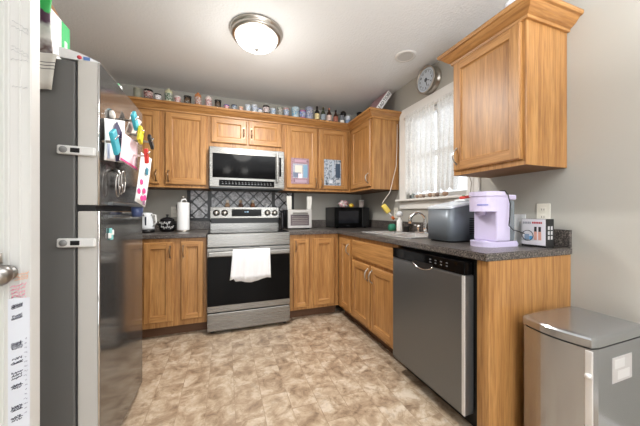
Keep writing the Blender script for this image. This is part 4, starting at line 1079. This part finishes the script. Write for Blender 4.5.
# ---------------------------------------------------------------- coffee maker
lav = mat('lavender_plastic', sv((208, 198, 226)), .35); lav2 = mat('lavender_inner', sv((190, 178, 210)), .4)
t_ = thing('coffee_maker', (-.35, -2.16, CZ), 'lavender single-serve coffee maker near the end of the counter', 'coffee maker')
y0, y1 = -2.245, -2.085; ym = (y0+y1)/2
def stad(x0, x1, r_):  # rounded toward -x
    P = [(x1, ym-r_), (x1, ym+r_)]
    for k in range(13):
        a = PI/2+PI*k/12; P.append((x0+r_+r_*math.cos(a), ym+r_*math.sin(a)))
    return P
y0, y1 = -2.228, -2.078; ym = (y0+y1)/2
mb = MB().prism(stad(-.448, -.218, .075), CZ, CZ+.022).prism(stad(-.452, -.221, .072), CZ+.022, CZ+.030)
mb.build('base', lav, t_)
MB().box((-.378, y0+.003, CZ+.030), (-.272, y1-.003, CZ+.27), bev=.008).build('column', lav, t_)
MB().lathe([(.01, CZ+.031), (.030, CZ+.031), (.030, CZ+.034), (.01, CZ+.034)], (-.415, ym, 0), 24).build('drip_tray', lav2, t_)
hd = MB().prism(stad(-.455, -.318, .075), CZ+.196, CZ+.275).prism(stad(-.452, -.318, .072), CZ+.275, CZ+.281).prism(stad(-.458, -.318, .078), CZ+.281, CZ+.306)
hdo = hd.build('brew_head', lav, t_)
MB().lathe([(.022, CZ+.175), (.028, CZ+.196)], (-.41, ym, 0), 20).lathe([(0, CZ+.175), (.022, CZ+.175)], (-.41, ym, 0), 20).build('nozzle', lav2, hdo)
MB().prism([(-.38+.0762*math.cos(a), ym+.0762*math.sin(a)) for a in [math.radians(190+6*k) for k in range(8)]]+[(-.38+.0752*math.cos(a), ym+.0752*math.sin(a)) for a in [math.radians(190+6*k) for k in range(7, -1, -1)]], CZ+.228, CZ+.236).build('brand_marks', c((140, 140, 200)), hdo)
MB().box((-.271, y0+.012, CZ+.030), (-.222, y1-.012, CZ+.26), bev=.008).build('water_tank', mat('smoky_tank', sv((176, 184, 190)), .15, Transmission_Weight=.6), t_)
MB().box((-.316, y0+.006, CZ+.262), (-.218, y1-.006, CZ+.290), bev=.006).build('tank_lid', lav, t_)
o = MB().tube([(-.335, y0+.02, CZ+.310), (-.325, y0-.002, CZ+.310), (-.315, y0-.012, CZ+.29), (-.300, y0-.014, CZ+.24), (-.305, y0-.016, CZ+.17), (-.315, y0-.018, CZ+.12), (-.285, y0-.020, CZ+.095), (-.25, y0-.02, CZ+.088), (-.21, y0-.01, CZ+.08), (-.185, y0-.012, CZ+.072)], .003, 8).build('power_cord', black_m, loc=(-.28, y0-.01, CZ+.2))
tag(o, 'thin black cord looping down the side of the coffee maker', 'cord')

# ---------------------------------------------------------------- product box and card
t_ = thing('product_box', (-.09, -2.26, CZ), 'white and black product box standing against the wall right of the coffee maker', 'box')
bx0, bx1, by0, by1, bh = -.163, -.098, -2.335, -2.212, .155
MB().box((bx0, by0, CZ), (bx1, by1, CZ+bh)).build('box_body', black_sat, t_)
fo = MB().box((bx0-.001, by0+.001, CZ+.012), (bx0-.0001, by1-.001, CZ+bh-.001)).build('white_front', c((232, 230, 236), .4), t_)
MB().lathe([(.030, 0), (.030, -.0015), (.027, -.0015), (.027, 0)], (bx0-.001, by0+.090, CZ+.062), 24, axis='x').build('round_outline', c((60, 60, 66)), fo)
MB().box((bx0-.0022, by0+.082, CZ+.038), (bx0-.001, by0+.106, CZ+.07)).build('gadget_picture', c((150, 170, 196)), fo)
MB().box((bx0-.0024, by0+.066, CZ+.04), (bx0-.001, by0+.080, CZ+.06)).build('blue_light', c((90, 170, 220)), fo)
for k in (.022, .043):
    MB().box((bx0-.0022, by0+k, CZ+.04), (bx0-.001, by0+k+.014, CZ+.085)).box((bx0-.0022, by0+k+.001, CZ+.0855), (bx0-.001, by0+k+.013, CZ+.112), 1).build('bottle_picture', [c((222, 168, 150)), c((40, 36, 36))], fo)
mb = MB()
for k in range(6): mb.box((bx0-.0022, by0+.018+.0085*k, CZ+.129), (bx0-.001, by0+.0245+.0085*k, CZ+.139))
mb.build('red_caption', c((190, 60, 70)), fo)
mb = MB()
for k in range(5): mb.box((bx0-.0022, by0+.074+.0085*k, CZ+.127), (bx0-.001, by0+.080+.0085*k, CZ+.139))
mb.build('grey_caption', c((160, 160, 170)), fo)
mb = MB()
for i in range(2):
    for j in range(3): mb.box((bx0+.016+.024*i, by0-.0014, CZ+.045+.026*j), (bx0+.028+.024*i, by0-.0001, CZ+.064+.026*j))
mb.build('side_icons', c((210, 210, 210)), t_)
o = MB().box((-.125, -2.208, CZ), (-.121, -2.13, CZ+.18)).box((-.14, -2.208, CZ), (-.105, -2.13, CZ+.004)).build('white_card', [paper_w], loc=(-.123, -2.15, CZ))
tag(o, 'plain white card standing between coffee maker and product box', 'card')

# ---------------------------------------------------------------- trash can
t_ = thing('trash_can', (-.27, -2.54, 0), 'stainless step trash can with flat lid against the right wall', 'trash can')
tx0, tx1, ty0, ty1 = -.465, -.092, -2.667, -2.412
def canp(x0, x1, y0_, y1_, bul, r_=.03):
    P = [(x1, y0_+.02), (x1, y1_-.02), (x1-.02, y1_)]
    P.append((x0+.03, y1_))
    for k in range(0, 13):
        u = k/12; yy = (y1_-.008)+((y0_+.008)-(y1_-.008))*u
        P.append((x0-bul*math.sin(PI*u), yy))
    P += [(x0+.03, y0_), (x1-.02, y0_)]
    return P
def smoothprism(mb, P, z0, z1, mi=0):
    n_ = len(P); vs_ = [(x, y, z0) for x, y in P]+[(x, y, z1) for x, y in P]
    mb.add(vs_, [[i, (i+1) % n_, n_+(i+1) % n_, n_+i] for i in range(n_)], mi, False)
    mb.add(vs_, [list(range(n_))[::-1], [n_+i for i in range(n_)]], mi)
mb = MB(); smoothprism(mb, canp(tx0, tx1, ty0, ty1, .022), .04, .585); bo = mb.build('can_body', steel_can, t_)
mb = MB(); smoothprism(mb, canp(tx0+.01, tx1-.01, ty0+.01, ty1-.01, .02), 0, .04); mb.build('plastic_base', black_m, t_)
mb = MB(); smoothprism(mb, canp(tx0+.006, tx1-.006, ty0+.006, ty1-.006, .02), .585, .593); mb.build('lid_seam', black_sat, t_)
mb = MB(); P = canp(tx0-.003, tx1+.003, ty0-.003, ty1+.003, .023)
n_ = len(P); cxm, cym = -.27, -2.54
vs_ = [(x, y, .593) for x, y in P]+[(x, y, .622) for x, y in P]+[(cxm+(x-cxm)*.975, cym+(y-cym)*.965, .629) for x, y in P]+[(cxm+(x-cxm)*.9, cym+(y-cym)*.88, .631) for x, y in P]
mb.add(vs_, [[j*n_+i, j*n_+(i+1) % n_, (j+1)*n_+(i+1) % n_, (j+1)*n_+i] for j in range(3) for i in range(n_)]+[list(range(n_))[::-1], [3*n_+i for i in range(n_)]])
mb.build('lid', steel_can, t_)
MB().box((tx0-.06, cym-.06, .012), (tx0+.012, cym+.06, .024), bev=.005).build('foot_pedal', nickel, t_)
MB().box((tx0-.006, ty0+.002, .045), (tx0+.004, ty0+.024, .58), bev=.003).lathe([(0, -.012), (.010, -.008), (.012, 0), (.010, .008), (0, .012)], (tx0-.008, ty0+.012, .485), 12).build('seam_strip', cm('pale_steel_strip', (226, 224, 222), .35, .4), bo)
lb = MB().box((-.345, ty0-.0012, .435), (-.205, ty0-.0001, .535)).build('sticker', c((186, 182, 180), .5), bo)
MB().box((-.33, ty0-.002, .49), (-.26, ty0-.0012, .525)).box((-.31, ty0-.002, .445), (-.225, ty0-.0012, .48)).build('sticker_print', c((206, 204, 202)), lb)

# ---------------------------------------------------------------- clock
t_ = thing('wall_clock', (0, -1.325, 2.305), 'round wall clock with deep silver rim above the window', 'clock')
cx_ = -1.325; cz_ = 2.302
MB().lathe([(.118, 0), (.118, -.012), (.108, -.020), (.104, -.055), (.112, -.062), (.120, -.068), (.118, -.076), (.108, -.076), (.104, -.066)], (-.0005, cx_, cz_), 40, axis='x').build('rim', nickel, t_)
MB().lathe([(0, -.064), (.106, -.064)], (0, cx_, cz_), 40, axis='x').lathe([(0, -.058), (.106, -.058)], (0, cx_, cz_), 40, axis='x').build('dial', c((204, 214, 226), .3), t_)
MB().lathe([(.085, -.0655), (.088, -.0655)], (0, cx_, cz_), 40, axis='x').build('ring_line', c((120, 130, 140)), t_)
for h in range(12):
    a = math.radians(30*(h+1)); yy, zz = cx_-.072*math.sin(a), cz_+.072*math.cos(a)
    txt('numeral', str(h+1), .026, Matrix.Translation((-.0655, yy, zz)) @ FACE_X, c((70, 76, 88)), t_)
mb = MB()
mb.tube([(-.067, cx_, cz_), (-.067, cx_-.045, cz_-.02)], .0025, 6).tube([(-.067, cx_, cz_), (-.067, cx_-.02, cz_-.065)], .002, 6)
mb.build('hands', black_m, t_)
MB().lathe([(0, -.0645), (.018, -.0655), (0, -.067)], (0, cx_, cz_), 20, axis='x').build('hub', c((110, 120, 136)), t_)

# ---------------------------------------------------------------- ceiling lamp and vent
t_ = thing('ceiling_lamp', (-1.55, -1.26, H), 'flush ceiling lamp with brushed ring and white glass bowl', 'ceiling lamp')
lx, ly = -1.55, -1.26
MB().lathe([(.05, H-.0005), (.188, H-.0005), (.192, H-.012), (.180, H-.022), (.176, H-.03), (.180, H-.036), (.168, H-.046), (.150, H-.052), (.150, H-.04), (.05, H-.03)], (lx, ly, 0), 48).build('metal_ring', nickel, t_)
bowl = mat('lit_opal_glass', (1, 1, 1), .3, Emission_Color=(1, .98, .95, 1), Emission_Strength=5.0)
MB().lathe([(.150, H-.050), (.146, H-.065), (.125, H-.088), (.090, H-.108), (.045, H-.120), (0, H-.123)], (lx, ly, 0), 48).build('glass_bowl', bowl, t_)
MB().lathe([(0, H-.1225), (.014, H-.124), (.016, H-.128), (.008, H-.134), (.007, H-.142), (0, H-.146)], (lx, ly, 0), 16).build('finial', nickel, t_)
lg = bpy.data.lights.new('lamp_light', 'POINT'); lg.energy = 11; lg.shadow_soft_size = .15; lg.color = (1, .96, .9)
lo = bpy.data.objects.new('lamp_light', lg); COL.objects.link(lo); lo.location = (lx, ly, H-.5)
ld_ = bpy.data.lights.new('lamp_downlight', 'AREA'); ld_.shape = 'DISK'; ld_.size = .26; ld_.energy = 30; ld_.color = (1, .985, .96)
lo = bpy.data.objects.new('lamp_downlight', ld_); COL.objects.link(lo); lo.location = (lx, ly, H-.16)
t_ = thing('ceiling_speaker', (-.325, -1.38, H), 'round white flush vent in the ceiling near the window', 'vent')
MB().lathe([(0, H-.006), (.066, H-.006), (.070, H-.009), (.084, H-.007), (.088, H-.0005)], (-.325, -1.38, 0), 36).build('trim_ring', c((224, 222, 218), .6), t_)
MB().lathe([(.0, H-.0075), (.062, H-.0075)], (-.325, -1.38, 0), 30).build('grille', c((196, 194, 190), .8), t_)
# second fixture further back in the dining end: two glowing globes
t_ = thing('dining_lamp', (-1.5, -4.9, H), 'two-globe ceiling lamp over the dining end behind the camera', 'ceiling lamp')
MB().lathe([(0, H-.0005), (.07, H-.0005), (.07, H-.02), (0, H-.03)], (-1.5, -4.9, 0)).tube([(-1.5, -4.9, H-.02), (-1.5, -4.9, H-.14)], .012).tube([(-1.72, -4.9, H-.14), (-1.28, -4.9, H-.14)], .012).build('lamp_arm', nickel, t_)
gl = mat('lit_globe', (1, 1, 1), .4, Emission_Color=(1, .96, .9, 1), Emission_Strength=14)
for x in (-1.72, -1.28):
    b = bmesh.new(); bmesh.ops.create_uvsphere(b, u_segments=24, v_segments=14, radius=.075)
    mb = MB(); mb.bm(b, 0, True, Matrix.Translation((x, -4.9, H-.23))); mb.build('globe', gl, t_)

# ---------------------------------------------------------------- curtain, rod, sill things
t_ = thing('curtain_rod', (-.05, -1.37, 2.06), 'slim pale curtain rod across the top of the window', 'curtain rod')
MB().tube([(-.055, -1.02, 2.05), (-.055, -1.74, 2.05)], .008).build('rod', c((196, 190, 182), .4), t_)
for y in (-1.02, -1.74):
    MB().lathe([(0, -.012), (.012, -.008), (.015, 0), (.012, .008), (0, .012)], (-.055, y, 2.05), 14, axis='y').build('finial', nickel, t_)
for y in (-1.04, -1.72): MB().box((-.056, y-.005, 2.044), (-.0221, y+.005, 2.056)).build('bracket', nickel, t_)
lace = mat('sheer_lace', sv((244, 243, 240)), .9); nt = lace.node_tree
mp = coords(lace, (120, 120, 120)); nz_ = N(lace, 'ShaderNodeTexNoise'); nz_.inputs['Scale'].default_value = 1; nz_.inputs['Detail'].default_value = 2
L(lace, mp.outputs[0], nz_.inputs[0])
mp2 = coords(lace, (9, 9, 9)); n2 = N(lace, 'ShaderNodeTexNoise'); n2.inputs['Scale'].default_value = 1; n2.inputs['Detail'].default_value = 3; L(lace, mp2.outputs[0], n2.inputs[0])
ma = N(lace, 'ShaderNodeMath', operation='ADD'); L(lace, nz_.outputs[0], ma.inputs[0]); L(lace, n2.outputs[0], ma.inputs[1])
mr = N(lace, 'ShaderNodeMapRange'); mr.inputs[1].default_value = .75; mr.inputs[2].default_value = 1.25; mr.inputs[3].default_value = .62; mr.inputs[4].default_value = .93
L(lace, ma.outputs[0], mr.inputs[0])
tr = N(lace, 'ShaderNodeBsdfTransparent'); tl = N(lace, 'ShaderNodeBsdfTranslucent'); tl.inputs[0].default_value = (*sv((244, 243, 240)), 1)
m1 = N(lace, 'ShaderNodeMixShader'); m1.inputs[0].default_value = .5
L(lace, nt.nodes['Principled BSDF'].outputs[0], m1.inputs[1]); L(lace, tl.outputs[0], m1.inputs[2])
m2 = N(lace, 'ShaderNodeMixShader'); L(lace, mr.outputs[0], m2.inputs[0]); L(lace, tr.outputs[0], m2.inputs[1]); L(lace, m1.outputs[0], m2.inputs[2])
L(lace, m2.outputs[0], nt.nodes['Material Output'].inputs['Surface'])
def curtain(ya, yb, zt, zb, waves, label, pinch=0.0, ph=0):
    mb = MB(); nx, nz = 60, 24; vs_ = []
    for j in range(nz+1):
        v = j/nz
        for i in range(nx+1):
            u = i/nx
            sp = 1-pinch*v
            y = ya+(yb-ya)*(u*sp)
            am = .012+.018*v
            x = -.055-.010+am*math.sin(u*2*PI*waves+ph+.6*math.sin(3*v))
            z = zt+(zb-zt)*v+(.012*math.sin(u*2*PI*waves*1.5) if j == nz else 0)
            vs_.append((x if j > 2 else -.055-.0095+.3*am*math.sin(u*2*PI*waves*2), y, z))
    fs = [[j*(nx+1)+i, j*(nx+1)+i+1, (j+1)*(nx+1)+i+1, (j+1)*(nx+1)+i] for j in range(nz) for i in range(nx)]
    mb.add(vs_, fs, 0, True)
    tag(mb.build('lace_curtain', lace, loc=(-.06, (ya+yb)/2, (zt+zb)/2)), label, 'curtain', 'lace curtains')
curtain(-1.035, -1.43, 2.075, 1.295, 6, 'wide sheer white lace curtain on the left part of the window')
curtain(-1.46, -1.73, 2.075, 1.295, 4, 'narrow gathered lace curtain at the right part of the window', .30, 1.2)
shm = [c((158, 128, 106)), c((196, 176, 158)), c((126, 104, 92)), c((206, 196, 186))]
for k in range(9):
    y = -1.20-.042*k; r_ = random.uniform(.019, .025)
    b = bmesh.new(); bmesh.ops.create_icosphere(b, subdivisions=2, radius=1)
    for v in b.verts: v.co = Vector((v.co.x*r_*.9, v.co.y*r_*1.05*(1+.25*v.co.z), v.co.z*r_*.8*(1+.2*math.sin(v.co.y*6))))
    mb = MB(); mb.bm(b, 0, True)
    o = mb.build('sea_shell', shm[k % 4]); o.location = (-.050+.004*(k % 2), y, WZ0+r_*.8+.001)
    tag(o, 'brown and cream shell or pebble lying in the row on the window sill', 'shell', 'shells along the window sill')
t_ = thing('sill_figurine', (-.05, -1.13, WZ0), 'small grey-green figurine at the left end of the window sill', 'figurine')
MB().lathe([(0, WZ0+.0005), (.016, WZ0+.0005), (.018, WZ0+.012), (.010, WZ0+.028), (.012, WZ0+.04), (.006, WZ0+.052), (0, WZ0+.054)], (-.05, -1.13, 0), 14).build('body', c((126, 134, 130)), t_)
MB().tube([(-.05, -1.135, WZ0+.03), (-.05, -1.155, WZ0+.042), (-.05, -1.16, WZ0+.035)], .004, 6).build('arm', c((126, 134, 130)), t_)
o = MB().tube([(-.05, -1.765, 1.56), (-.04, -1.762, 1.44), (-.055, -1.77, 1.38), (-.035, -1.772, 1.33), (-.045, -1.77, 1.22)], .003, 6).build('blind_cord', c((150, 140, 130)), loc=(-.045, -1.765, 1.4))
tag(o, 'thin dark cord hanging at the right side of the window', 'cord')
# white object on top of right cabinet
o = MB().lathe([(0, 0), (.025, .0), (.038, .015), (.034, .035), (.018, .046), (0, .048)], (0, 0, 0), 16).build('white_bowl', c((226, 226, 232)), loc=(0, 0, 0))
o.location = (-.355, -2.29, 2.1662); tag(o, 'small white rounded dish on top of the cabinet right of the window', 'dish')
